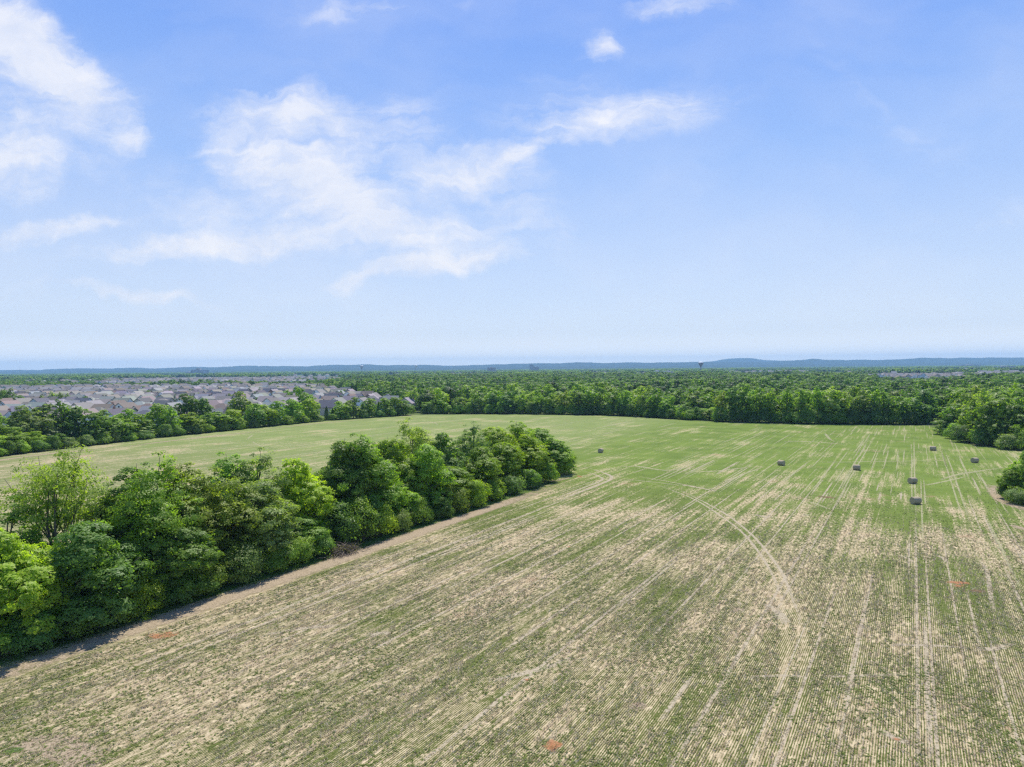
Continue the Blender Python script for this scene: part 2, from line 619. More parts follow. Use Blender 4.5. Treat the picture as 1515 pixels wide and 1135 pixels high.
rng = random.Random(5)
wheel = [
    (pl((903, 704), (925, 706), (960, 714), (998, 727), (1031, 741), (1064, 762), (1097, 787), (1123, 818), (1143, 851), (1155, 884), (1163, 920), (1166, 957), (1163, 985), (1158, 1020)), 0.60),
    (pl((960, 710), (990, 719), (1020, 732), (1051, 748), (1080, 765), (1113, 792), (1133, 815), (1153, 841), (1166, 868), (1179, 904), (1188, 937), (1193, 970), (1191, 1010), (1183, 1055)), 0.66),
    (pl((835, 690), (873, 694), (899, 702), (904, 709), (880, 720), (840, 735), (790, 755)), 1.35),
    (pl((835, 693), (862, 697), (886, 705), (890, 711), (860, 723), (800, 746)), 1.0),
    (pl((905, 706), (935, 710), (988, 716), (1030, 722)), 0.6),
    (pl((930, 703), (985, 712), (1030, 720), (1080, 722)), 0.6),
    (pl((1000, 716), (1040, 723), (1065, 728)), 1.4),
    (pl((1431, 822), (1450, 830), (1461, 850), (1466, 884), (1474, 919)), 0.8),
    (pl((1327, 821), (1342, 826), (1354, 834)), 0.8), (pl((1383, 822), (1396, 826), (1402, 836)), 0.9),
    (pl((1438, 960), (1462, 961), (1483, 958), (1503, 950)), 1.25),
    (pl((1300, 957), (1340, 954), (1400, 957), (1440, 960)), 0.8),
    (pl((1200, 1002), (1270, 1000), (1360, 998)), 0.7), (pl((1100, 1003), (1150, 1000), (1200, 1002)), 0.6),
    (pl((700, 1010), (760, 1000), (820, 984), (860, 966)), 1.2),
    (pl((1115, 760), (1130, 765), (1145, 763)), 2.0), (pl((1180, 763), (1205, 762)), 1.6),
    (pl((1125, 890), (1150, 905), (1165, 930)), 1.8), (pl((1088, 893), (1100, 892)), 1.6),
    (pl((360, 945), (450, 930), (520, 925)), 1.2), (pl((540, 945), (560, 938), (585, 936)), 1.6),
    (pl((1290, 1075), (1330, 1095), (1350, 1100)), 1.0),
]
for u_, v0, v1, w_ in [(-61.5, 20, 140, 1.3), (-59.6, 15, 136, 0.8), (-51.5, 30, 150, 0.7), (-44.8, 30, 120, 0.75), (-37.5, 45, 160, 0.7), (-33, 60, 170, 0.6),
                       (-29, 20, 110, 0.8), (-22.5, 45, 165, 0.6), (-14, 30, 130, 0.7), (-13, 60, 180, 0.5), (0.35, 30, 150, 0.50), (1.5, 30, 120, 0.45),
                       (6.5, 30, 90, 0.5), (10.5, 40, 120, 0.6), (-4.5, 40, 110, 0.45), (-8, 35, 100, 0.5), (4, 60, 140, 0.4), (-19, 70, 180, 0.5),
                       (13.5, 50, 170, 0.5), (-41, 50, 140, 0.5), (-55, 60, 150, 0.5), (-66, 30, 130, 0.5), (17, 40, 120, 0.5)]:
    wheel.append(ul(u_, v0, v1, w_ * 0.75))
for k in range(46):
    uu = rng.uniform(-66, 14)
    vv = rng.uniform(30, 175)
    wheel.append(ul(uu, vv, vv + rng.uniform(12, 50), rng.uniform(0.25, 0.6)))
ribbons('straw_lines_field', wheel, TRACK, 0.030)

gm = [(pl((1296, 640), (1283, 665), (1262, 700), (1240, 740), (1200, 806), (1180, 845)), 0.55),
      (pl((1290, 640), (1275, 668), (1254, 702), (1230, 743), (1188, 806)), 0.5),
      (pl((1388, 657), (1399, 688), (1410, 722), (1423, 765), (1434, 822)), 0.5), (pl((1394, 657), (1406, 688), (1418, 722), (1432, 765), (1448, 822)), 0.5),
      (pl((1453, 753), (1478, 805), (1500, 852), (1525, 905)), 0.6),
      (pl((1352, 640), (1352.5, 680), (1353.5, 720), (1356, 780), (1358, 830)), 0.55), (pl((1349, 660), (1349, 720), (1350, 780)), 0.5),
      (pl((1362, 700), (1364, 760), (1366, 830)), 0.4),
      (pl((1150, 683), (1230, 684), (1300, 683), (1380, 682), (1440, 682)), 1.3),
      (pl((1380, 715), (1410, 704), (1450, 697), (1500, 690)), 1.6), (pl((1340, 722), (1370, 718), (1400, 712), (1440, 703)), 1.3),
      (pl((1150, 655), (1180, 653), (1230, 656), (1260, 660)), 3.0), (pl((1220, 640), (1228, 650), (1240, 655)), 1.5),
      (pl((900, 693), (940, 690), (985, 696), (1030, 690)), 2.2), (pl((1000, 700), (1060, 697), (1120, 690)), 1.5),
      (pl((1060, 720), (1100, 702), (1140, 688)), 1.0), (pl((1150, 720), (1175, 700), (1200, 680)), 1.0), (pl((1195, 735), (1222, 700), (1240, 676)), 0.7),
      (pl((1180, 738), (1205, 745), (1235, 757)), 1.0), (pl((960, 640), (1010, 632), (1060, 634)), 1.6), (pl((880, 636), (900, 634), (920, 637)), 2.2),
      (pl((365, 651), (372, 645), (380, 642)), 1.2), (pl((370, 652), (385, 660), (400, 664)), 1.2), (pl((620, 622), (640, 625), (650, 630)), 1.2)]
for k in range(200):
    uu = rng.uniform(-60, 60)
    vv = rng.uniform(140, 330)
    gm.append(ul(uu, vv, vv + rng.uniform(15, 60), rng.uniform(0.25, 0.55)))
for k in range(70):
    uu = rng.uniform(-225, -95)
    vv = rng.uniform(60, 330)
    gm.append(ul(uu, vv, vv + rng.uniform(20, 90), rng.uniform(0.5, 1.3)))
ribbons('wheel_lines_field', gm, TRACK_G, 0.040)
# the lane beside the hedgerow and the bare edges of the field
lane = [([uv2xy(-70.2, 8), uv2xy(-70.2, 60), uv2xy(-70.4, 110), uv2xy(-70.6, 148)], 4.2),
        (pl((1466, 715), (1474, 728), (1488, 742), (1515, 752), (1560, 768)), 4.2),
        (pl((1372, 629), (1385, 622), (1393, 616)), 5.0), (pl((1425, 655), (1460, 660), (1480, 663)), 2.4),
        (pl((-60, 691), (0, 681), (80, 671), (160, 664)), 3.4), (pl((160, 664), (240, 654), (330, 644), (400, 637)), 3.0), (pl((1490, 775), (1515, 783), (1540, 790)), 2.0),
        (pl((390, 636), (440, 630), (500, 624), (570, 619)), 2.5), (pl((10, 772), (30, 770), (50, 768)), 8.0), (pl((930, 1050), (960, 1040)), 1.5),
        (pl((0, 1110), (60, 1100), (110, 1115), (150, 1140)), 3.5), (pl((1075, 905), (1110, 900)), 1.2), (pl((740, 720), (800, 715), (850, 706)), 2.0)]
ribbons('bare_earth_path', lane, LANE, 0.034)
soil = [(pl((216, 938), (232, 942), (250, 941), (270, 933)), 1.7), (pl((235, 938), (262, 935)), 1.2), (pl((1398, 860), (1418, 863), (1438, 862)), 1.7), (pl((1406, 867), (1428, 868)), 1.4),
        (pl((806, 1112), (818, 1102), (832, 1108)), 1.7), (pl((852, 703), (862, 707)), 1.6), (pl((838, 809), (846, 810)), 0.8), (pl((772, 1006), (790, 1007)), 0.5), (pl((1318, 1092), (1335, 1097)), 0.5)]
ribbons('red_clay_path', soil, SOIL, 0.046)
ribbons('brown_soil_path', [(pl((1208, 734), (1222, 736), (1240, 737)), 3.0), (pl((515, 805), (480, 818)), 2.5), (pl((1440, 870), (1455, 880)), 2.5)], BROWN, 0.050)
ribbons('verge_and_shadow_path', [([uv2xy(-73.4, 8), uv2xy(-73.6, 60), uv2xy(-73.5, 110), uv2xy(-73.8, 150), uv2xy(-78, 160)], 4.0),
                       (pl((640, 613.5), (760, 613.5), (900, 615.5), (1060, 625)), 2.5), (pl((1060, 625.5), (1200, 629), (1362, 630)), 2.5), (pl((1060, 623), (1090, 626)), 6),  # the wide last strip paints the notch tree's shadow on the grass
                       (pl((1395, 632), (1404, 645), (1440, 656), (1515, 663)), 3.0), (pl((10, 1110), (35, 1112)), 1.0)], VERGE_SHADOW, 0.054)


# ------------------------------------------------------------------ scattering of uncountable stuff
def scatter(name, pts, rot, scale, pick, protos):
    """one object that instances protos (meshes) on points"""
    hid = bpy.data.collections.new(name + '_kinds')
    for k, me in enumerate(protos):
        o = bpy.data.objects.new(f'{name}_kind_{k:02d}', me)
        hid.objects.link(o)
    me = bpy.data.meshes.new(name)
    n = len(pts)
    me.vertices.add(n)
    me.vertices.foreach_set('co', np.asarray(pts, dtype=np.float32).ravel())
    for nm, typ, arr in (('rot', 'FLOAT_VECTOR', rot), ('scl', 'FLOAT_VECTOR', scale), ('pick', 'INT', pick)):
        a = me.attributes.new(nm, typ, 'POINT')
        if typ == 'INT':
            a.data.foreach_set('value', np.asarray(arr, dtype=np.int32))
        else:
            a.data.foreach_set('vector', np.asarray(arr, dtype=np.float32).ravel())
    o = link(name, me)
    ng = bpy.data.node_groups.new(name, 'GeometryNodeTree')
    ng.interface.new_socket('Geometry', in_out='INPUT', socket_type='NodeSocketGeometry')
    ng.interface.new_socket('Geometry', in_out='OUTPUT', socket_type='NodeSocketGeometry')
    nd = ng.nodes
    gi, go = nd.new('NodeGroupInput'), nd.new('NodeGroupOutput')
    ci = nd.new('GeometryNodeCollectionInfo')
    ci.inputs['Collection'].default_value = hid
    ci.inputs['Separate Children'].default_value = True
    ci.inputs['Reset Children'].default_value = True
    ip = nd.new('GeometryNodeInstanceOnPoints')
    ip.inputs['Pick Instance'].default_value = True
    L = ng.links.new
    for nm, typ, sock in (('rot', 'FLOAT_VECTOR', 'Rotation'), ('scl', 'FLOAT_VECTOR', 'Scale'), ('pick', 'INT', 'Instance Index')):
        a = nd.new('GeometryNodeInputNamedAttribute')
        a.data_type = typ
        a.inputs['Name'].default_value = nm
        if nm == 'rot':
            er = nd.new('FunctionNodeEulerToRotation')
            L(a.outputs[0], er.inputs[0])
            L(er.outputs[0], ip.inputs[sock])
        else:
            L(a.outputs[0], ip.inputs[sock])
    L(gi.outputs[0], ip.inputs['Points'])
    L(ci.outputs[0], ip.inputs['Instance'])
    L(ip.outputs[0], go.inputs[0])
    md = o.modifiers.new('scatter', 'NODES')
    md.node_group = ng
    return tag(o, kind='stuff')


# ------------------------------------------------------------------ foliage
def leaf_quads(c, n, size, rs, aspect=0.75):
    """ragged leaf sprays: centres c, normals n, sizes"""
    k = len(c)
    a = np.cross(n, rs.normal(size=(k, 3)))
    a /= np.linalg.norm(a, axis=1, keepdims=True) + 1e-9
    b = np.cross(n, a)
    s = size[:, None] * 0.5
    j = rs.uniform(0.6, 1.25, size=(4, k, 1))
    v = np.stack([c + a * s * j[0], c + b * s * aspect * j[1], c - a * s * j[2], c - b * s * aspect * j[3]], axis=1)
    v[:, 0] += n * s * 0.25
    v[:, 2] -= n * s * 0.25
    return v.reshape(-1, 3), np.arange(4 * k).reshape(k, 4)


def rand_dirs(k, rs):
    d = rs.normal(size=(k, 3))
    return d / np.linalg.norm(d, axis=1, keepdims=True)


def crown(seed, Ht=14.0, Rx=5.0, base=0.10, lobes=15, puffs=24, leaves=46, leaf=0.34, top=0.55, loose=1.0, lobe_r=(0.30, 0.46), taper=0.0, spike=0.0, jit=0.62, rough=0.18, skirt=5, soft=0.45):
    """vertices, faces, shade, lobe centres of one crown; lobes carry puffs and puffs carry leaf sprays"""
    rs = np.random.RandomState(seed)
    zc = Ht * (base + (1 - base) * 0.5)
    rz = Ht * (1 - base) * 0.5
    L = []
    tries = 0
    while len(L) < lobes and tries < 4000:
        tries += 1
        d = rand_dirs(1, rs)[0]
        f = rs.uniform(0.35, 0.74)
        z = zc + d[2] * f * rz
        wid = 1.0 - taper * (z - base * Ht) / (Ht * (1 - base))
        p_ = np.array([d[0] * f * Rx * wid, d[1] * f * Rx * wid, z])
        r_ = Rx * rs.uniform(*lobe_r) * (0.55 + 0.45 * wid)
        if p_[2] + r_ * 0.9 > Ht:
            p_[2] = Ht - r_ * 0.9
        if p_[2] - r_ < 0.0:
            p_[2] = r_
        if all(np.linalg.norm((p_ - q) / np.array([1, 1, 1.25])) > 0.55 * max(r_, qr) for q, qr in L):
            L.append((p_, r_))
    L.append((np.array([rs.uniform(-.8, .8), rs.uniform(-.8, .8), Ht - Rx * lobe_r[0] * 0.95]), Rx * lobe_r[0]))
    if base < 0.2:
        for k in range(skirt):      # low boughs that reach the ground
            a_ = 2 * PI * (k + rs.uniform(-.3, .3)) / skirt
            r_ = Rx * rs.uniform(0.34, 0.44)
            L.append((np.array([math.cos(a_) * Rx * 0.52, math.sin(a_) * Rx * 0.52, r_ * rs.uniform(0.7, 1.3)]), r_))
    C, N, S, SH, SN = [], [], [], [], []
    for (p_, r_) in L:
        n = int(puffs * (r_ / (Rx * 0.38)) ** 2) + 4
        d = rand_dirs(n, rs)
        d[:, 2] = np.where(d[:, 2] < -0.55, -d[:, 2], d[:, 2])
        pp = p_ + d * (r_ * rs.uniform(0.98 - rough, 0.98 + rough, size=(n, 1))) * np.array([1, 1, 0.92])
        if spike:
            out = rs.uniform(0, 1, n) < spike
            pp[out] += d[out] * rs.uniform(0.2, 0.8, size=(out.sum(), 1))
            pp[out, 2] += rs.uniform(0.1, 0.6, out.sum())
        keep = np.ones(n, bool)
        for (q, qr) in L:
            if q is p_:
                continue
            keep &= np.linalg.norm(pp - q, axis=1) > qr * 0.72
        pp, d = pp[keep], d[keep]
        ls = rs.uniform(-0.16, 0.16)
        for c_, dn in zip(pp, d):
            m_ = max(4, int(leaves * rs.uniform(0.6, 1.3)))
            pr = rs.uniform(0.5, 1.0) * loose * (max(leaf, 0.30) / 0.34) ** 0.5
            e = rand_dirs(m_, rs)
            e = e + dn * 0.45 + np.array([0, 0, 0.35])
            e /= np.linalg.norm(e, axis=1, keepdims=True)
            rr = pr * rs.uniform(0.35, 1.0, size=(m_, 1))
            C.append(c_ + e * rr * np.array([1.15, 1.15, 0.72]))
            nn = e * 0.55 + dn * 0.65 + rand_dirs(m_, rs) * jit + np.array([0, 0, 0.30])
            N.append(nn)
            sn = (C[-1] - p_) / r_ + np.array([0, 0, 0.25])
            SN.append(sn / (np.linalg.norm(sn, axis=1, keepdims=True) + 1e-6))
            S.append(leaf * rs.uniform(0.6, 1.35, m_))
            SH.append(np.clip(0.5 + ls + rs.normal(0, 0.10) + rs.normal(0, 0.14, m_), 0, 1))
    # sparse leaves inside close the view through the crown
    nfill = int(sum(len(x) for x in C) * 0.10)
    idx = rs.randint(0, len(L), nfill)
    cc = np.array([L[i][0] + rand_dirs(1, rs)[0] * L[i][1] * rs.uniform(0, 0.8) for i in idx])
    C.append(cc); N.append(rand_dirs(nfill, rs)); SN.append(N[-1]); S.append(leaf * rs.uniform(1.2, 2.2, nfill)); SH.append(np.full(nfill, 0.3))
    C = np.concatenate(C); N = np.concatenate(N); S = np.concatenate(S); SH = np.concatenate(SH)
    N /= np.linalg.norm(N, axis=1, keepdims=True) + 1e-9
    C[:, 2] = np.maximum(C[:, 2], 0.12)
    v, f = leaf_quads(C, N, S, rs)
    SN = np.concatenate(SN)
    flip = np.sign((N * SN).sum(1, keepdims=True) + 1e-9)
    SN = SN * soft + N * flip * (1 - soft)
    SN /= np.linalg.norm(SN, axis=1, keepdims=True) + 1e-9
    global LASTN
    LASTN = SN
    return v, f, SH, L


def trunk_mesh(name, L, Ht, seed, r0=0.26, fork=0.32, stems=1):
    rs = random.Random(seed)
    mb = MB()
    for s in range(stems):
        ox = 0 if stems == 1 else rs.uniform(-.5, .5)
        oy = 0 if stems == 1 else rs.uniform(-.5, .5)
        lean = (rs.uniform(-.6, .6) + ox * 3, rs.uniform(-.6, .6) + oy * 3)
        fz = Ht * fork
        f = Vector((ox + lean[0] * 0.5, oy + lean[1] * 0.5, fz))
        topp = Vector((lean[0], lean[1], Ht * 0.86))
        mb.tube([(ox, oy, -0.2), (ox + lean[0] * .15, oy + lean[1] * .15, fz * 0.4), f, f.lerp(topp, 0.5) + Vector((rs.uniform(-.4, .4), rs.uniform(-.4, .4), 0)), topp],
                [r0 * 1.25, r0, r0 * 0.8, r0 * 0.45, 0.04], 7)
        for k, (c_, r_) in enumerate(L):
            if k % stems != s:
                continue
            zz = min(max(c_[2] * 0.55, fz * 0.75), Ht * 0.7)
            st = f.lerp(topp, max(0.0, (zz - fz) / (Ht * 0.86 - fz))) if zz > fz else Vector((ox + lean[0] * .4, oy + lean[1] * .4, zz))
            e = Vector(c_)
            mid = st.lerp(e, 0.5) + Vector((0, 0, -0.25 + rs.uniform(-.2, .3)))
            mb.tube([st, mid, e, e + (e - mid) * 0.7], [r0 * 0.42, r0 * 0.30, r0 * 0.16, 0.02], 5)
            for q in range(3):
                dd = Vector((rs.uniform(-1, 1), rs.uniform(-1, 1), rs.uniform(-.1, 1))).normalized()
                mb.tube([mid.lerp(e, rs.uniform(.3, 1)), e + dd * r_ * 0.5, e + dd * r_ * 1.0], [r0 * 0.16, r0 * 0.09, 0.012], 4)
    return mb.build(name, BARK, True)


def cedar(seed, Ht=9.0, R0=2.2, n=2600, leaf=0.34):
    rs = np.random.RandomState(seed)
    h = rs.uniform(0.02, 1.0, n) ** 1.25
    ang = rs.uniform(0, 2 * PI, n)
    prof = R0 * (1 - h) ** 0.75 * (0.78 + 0.3 * np.sin(ang * 5 + h * 19) * (1 - h)) * rs.uniform(0.55, 1.12, n)
    C = np.stack([np.cos(ang) * prof, np.sin(ang) * prof, h * Ht], axis=1)
    N = np.stack([np.cos(ang), np.sin(ang), np.full(n, 0.7)], axis=1) + rs.normal(0, 0.45, (n, 3))
    N /= np.linalg.norm(N, axis=1, keepdims=True)
    v, f = leaf_quads(C, N, leaf * rs.uniform(0.6, 1.4, n), rs)
    return v, f, np.clip(0.45 + rs.normal(0, 0.16, n), 0, 1), [(np.array([0, 0, Ht * .5]), 0.5)]


KINDS = {}


def kind(key, Ht, Rx, trunk=None, **kw):
    v, f, sh, L = crown(Ht=Ht, Rx=Rx, **kw)
    tr = dict(r0=0.26, fork=0.32, stems=1)
    tr.update(trunk or {})
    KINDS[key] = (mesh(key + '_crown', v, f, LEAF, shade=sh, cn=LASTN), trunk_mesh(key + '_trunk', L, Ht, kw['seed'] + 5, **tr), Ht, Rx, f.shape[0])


# near kinds
kind('round', 14, 5.0, seed=11, lobes=17, puffs=26, leaves=72, leaf=0.274, base=0.04)
kind('tall', 15, 4.3, seed=12, lobes=18, puffs=24, leaves=72, leaf=0.258, base=0.04, lobe_r=(0.34, 0.50), spike=0.12)
kind('layered', 13, 5.6, seed=13, lobes=20, puffs=24, leaves=66, leaf=0.319, base=0.02, lobe_r=(0.24, 0.40), loose=1.15)
kind('fuzzy', 15, 4.8, seed=14, lobes=16, puffs=30, leaves=62, leaf=0.228, base=0.06, spike=0.35, loose=1.1)
kind('airy', 13, 5.6, seed=15, lobes=17, puffs=32, leaves=56, leaf=0.182, base=0.40, lobe_r=(0.18, 0.32), spike=0.45, loose=1.1, trunk=dict(r0=0.20, stems=3, fork=0.30))
kind('lumpy', 13, 5.2, seed=16, lobes=13, puffs=28, leaves=72, leaf=0.304, base=0.03, lobe_r=(0.34, 0.52))
kind('thicket', 3.4, 2.3, seed=17, lobes=9, puffs=18, leaves=39, leaf=0.198, base=0.0, lobe_r=(0.36, 0.55), trunk=dict(r0=0.07, stems=2, fork=0.25))
kind('scrub', 3.0, 2.0, seed=18, lobes=7, puffs=15, leaves=39, leaf=0.167, base=0.0, lobe_r=(0.36, 0.6), spike=0.4, trunk=dict(r0=0.06, stems=2, fork=0.25))
# middle distance kinds (200 m and beyond)
kind('mid_round', 14, 5.4, soft=0.85, jit=0.30, rough=0.09, loose=0.68, seed=21, lobes=11, lobe_r=(0.38, 0.56), puffs=19, leaves=18, leaf=0.62, base=0.02)
kind('mid_tall', 15, 4.6, soft=0.85, jit=0.30, rough=0.09, loose=0.68, seed=22, lobes=12, puffs=19, leaves=18, leaf=0.60, base=0.02, lobe_r=(0.34, 0.5))
kind('mid_lumpy', 13, 5.8, soft=0.85, jit=0.30, rough=0.09, loose=0.68, seed=23, lobes=9, puffs=20, leaves=18, leaf=0.66, base=0.02, lobe_r=(0.36, 0.55))
kind('mid_loose', 14, 5.2, soft=0.85, jit=0.30, rough=0.09, loose=0.68, seed=24, lobes=15, puffs=18, leaves=16, leaf=0.55, base=0.03, lobe_r=(0.22, 0.40), spike=0.3)
v, f, sh, L = cedar(31)
KINDS['cedar'] = (mesh('cedar_crown', v, f, LEAF, shade=sh), trunk_mesh('cedar_trunk', [], 9.0, 3, r0=0.14), 9.0, 2.2, len(f))

COLS = {  # foliage base colours
    'dark': (0.137, 0.230, 0.044), 'mid': (0.198, 0.309, 0.048), 'leaf': (0.244, 0.367, 0.048), 'bright': (0.310, 0.425, 0.042),
    'olive': (0.235, 0.320, 0.062), 'grey': (0.205, 0.290, 0.092), 'blue': (0.160, 0.272, 0.062), 'pale': (0.299, 0.400, 0.090), 'deep': (0.092, 0.158, 0.044),
}
CNAME = {'dark': 'dark green', 'mid': 'mid green', 'leaf': 'fresh green', 'bright': 'bright yellow-green', 'olive': 'olive green', 'grey': 'grey-green',
         'blue': 'cool green', 'pale': 'pale green', 'deep': 'very dark green'}
trng = random.Random(77)
COUNT = {'tree': 0}


def plant(x, y, ht, rad, k, colr, label, group, name='broadleaf_tree', cat='tree', rz=None):
    cm, tm, H0, R0, _ = KINDS[k]
    root = link(name, None, loc=(x, y, 0.0), rz=trng.uniform(0, 2 * PI) if rz is None else rz)
    s = rad / R0
    root.scale = (s * trng.uniform(.93, 1.07), s * trng.uniform(.93, 1.07), ht / H0)
    c_ = COLS[colr]
    j = trng.uniform(0.88, 1.12)
    c_ = (c_[0] * j * trng.uniform(.94, 1.08), c_[1] * j, c_[2] * j * trng.uniform(.85, 1.2))
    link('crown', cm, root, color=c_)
    link('trunk' if cat == 'tree' else 'stem', tm, root)
    tag(root, label, cat, group)
    if cat == 'tree':
        COUNT['tree'] += 1
    return root


def ordinal(n):
    return f"{n}{'th' if 10 <= n % 100 <= 20 else {1: 'st', 2: 'nd', 3: 'rd'}.get(n % 10, 'th')}"


# -------- the hedgerow that crosses the field: (column, u, row of its top, radius, kind, colour, label)
HG = 'trees of the hedgerow between the two parts of the field'
HEDGE = [
    (-70, -79, 800, 5.0, 'round', 'leaf', 'fresh green tree cut by the left edge of the picture, at the hedgerow near end'),
    (-5, -77, 785, 4.6, 'lumpy', 'bright', 'bright yellow-green tree at the near left end of the hedgerow'),
    (0, -86, 752, 4.6, 'fuzzy', 'mid', 'mid green tree behind the bright tree at the near end of the hedgerow'),
    (92, -84.5, 680, 6.0, 'airy', 'olive', 'open feathery tree with bare forked limbs showing, left in the hedgerow'),
    (118, -76.5, 778, 5.4, 'layered', 'blue', 'broad cool green tree with layered foliage in front of the feathery tree'),
    (190, -83, 700, 4.4, 'tall', 'dark', 'dark green tree just right of the feathery tree in the hedgerow'),
    (222, -78.5, 689, 4.8, 'fuzzy', 'mid', 'tall mid green tree with a pointed top, second right of the feathery tree'),
    (275, -81, 692, 4.8, 'tall', 'olive', 'olive green tree between the pointed tree and the grey-green one'),
    (255, -76, 775, 3.8, 'round', 'dark', 'lower dark green tree on the lane side below the pointed tree'),
    (330, -78.5, 705, 5.0, 'fuzzy', 'olive', 'large olive tree facing the lane, middle of the near half of the hedgerow'),
    (345, -86, 679, 4.6, 'tall', 'mid', 'mid green tree behind the large olive tree'),
    (375, -83.5, 676, 4.4, 'fuzzy', 'grey', 'grey-green tree rising left of the brightest hedgerow tree'),
    (386, -77.5, 712, 4.6, 'round', 'grey', 'rounded grey-green tree on the lane side, left of the brightest tree'),
    (440, -81.5, 682, 5.0, 'lumpy', 'bright', 'brightest yellow-green tree in mid hedgerow, just left of the dip'),
    (462, -87, 700, 4.0, 'round', 'leaf', 'small fresh green tree behind the dip in the hedgerow'),
    (440, -77, 765, 3.4, 'round', 'mid', 'small mid green tree beneath the brightest yellow-green tree'),
    (488, -85, 700, 4.2, 'round', 'dark', 'low dark tree standing in the dip of the hedgerow'),
    (508, -82, 653, 4.6, 'round', 'dark', 'dark green tree just right of the dip in the hedgerow'),
    (534, -79.5, 650, 4.8, 'tall', 'mid', 'tall green tree second right of the dip in the hedgerow'),
    (574, -82.5, 650, 4.7, 'round', 'leaf', 'fresh green round tree left of the pale wispy tree'),
    (575, -77.5, 704, 4.4, 'layered', 'leaf', 'layered fresh green tree on the lane side right of the dip'),
    (612, -86, 629, 4.8, 'fuzzy', 'pale', 'pale wispy tree standing tallest behind the hedgerow middle'),
    (622, -79, 662, 4.8, 'layered', 'leaf', 'layered green tree in front of the pale wispy tree'),
    (652, -84, 643, 4.5, 'lumpy', 'dark', 'dark green tree right of the pale wispy tree'),
    (665, -78, 690, 4.2, 'round', 'mid', 'low mid green tree on the lane side below the dark green tree'),
    (698, -84, 632, 4.0, 'fuzzy', 'grey', 'grey-green narrow tree in the far half of the hedgerow'),
    (708, -79, 664, 4.6, 'lumpy', 'leaf', 'fresh green lumpy tree on the lane side of the grey-green narrow tree'),
    (733, -84, 632, 4.8, 'round', 'bright', 'bright tree with a flat top right of the grey-green narrow tree'),
    (745, -79, 655, 4.4, 'round', 'leaf', 'round fresh green tree on the lane side near the hedgerow far end'),
    (768, -84, 628, 4.8, 'tall', 'leaf', 'tallest green tree at the far end of the hedgerow'),
    (782, -79, 645, 4.6, 'lumpy', 'bright', 'bright yellow-green tree third from the far end of the hedgerow'),
    (800, -83.5, 634, 4.8, 'round', 'leaf', 'second tree from the far end of the hedgerow, rounded and fresh green'),
    (818, -79.5, 652, 4.6, 'lumpy', 'leaf', 'end tree of the hedgerow, its crown hanging to the ground'),
]
for (px, u_, py, rad, k, c_, lab) in HEDGE:
    x, y = on_u(px, u_)
    plant(x, y, max(4.0, top_z(px, py, x, y)), rad * 1.2, k, c_, lab, HG)
SH = 'bushes at the foot of the hedgerow'
BUSH = [(30, -74.5, 3.4, 2.6, 'thicket', 'blue'), (95, -74.3, 3.0, 2.4, 'thicket', 'mid'), (150, -74.0, 3.8, 2.6, 'thicket', 'mid'), (203, -73.8, 3.0, 1.8, 'scrub', 'bright'),
        (250, -74.2, 3.2, 2.4, 'thicket', 'dark'), (300, -74.5, 3.4, 2.2, 'thicket', 'olive'), (352, -74.2, 3.6, 2.4, 'scrub', 'grey'), (405, -74.5, 3.2, 2.4, 'thicket', 'mid'),
        (440, -74.0, 2.8, 2.0, 'scrub', 'leaf'), (470, -74.6, 3.6, 2.2, 'thicket', 'blue'), (500, -76.5, 6.0, 3.2, 'thicket', 'dark'), (528, -75.6, 6.2, 3.2, 'thicket', 'mid'), (548, -76.5, 6.0, 3.0, 'thicket', 'blue'), (566, -74.2, 4.6, 2.4, 'thicket', 'bright'),
        (592, -73.5, 2.6, 1.5, 'scrub', 'grey'), (618, -74.4, 4.2, 2.4, 'thicket', 'leaf'), (650, -74.2, 3.4, 2.2, 'thicket', 'blue'), (674, -74, 3.8, 2.0, 'scrub', 'olive'),
        (702, -74.2, 4.6, 2.5, 'thicket', 'bright'), (728, -74.2, 3.4, 2.2, 'thicket', 'mid'), (757, -74.2, 3.0, 2.0, 'scrub', 'grey'), (783, -74.5, 3.8, 2.4, 'thicket', 'blue'),
        (808, -74.8, 4.2, 2.5, 'thicket', 'leaf'), (830, -77, 4.0, 2.6, 'thicket', 'leaf'), (838, -82, 3.6, 2.4, 'thicket', 'mid'), (45, -89, 4.5, 3.2, 'thicket', 'bright'),
        (110, -90, 4.5, 3.2, 'thicket', 'bright'), (10, -91, 4.5, 3.2, 'thicket', 'mid')]
nb = 0
for (px, u_, ht, rad, k, c_) in BUSH:
    x, y = on_u(px, u_)
    if u_ < -85:
        lab = f"{CNAME[c_]} bush behind the near end of the hedgerow" + (', left of the feathery tree' if px < 30 else ', under the feathery tree' if px < 100 else ', right of the feathery tree trunk')
    else:
        nb += 1
        lab = f"{CNAME[c_]} bush, {ordinal(nb)} from its near end along the hedgerow foot"
    plant(x, y, ht, rad, k, c_, lab, SH, name='bush', cat='bush')

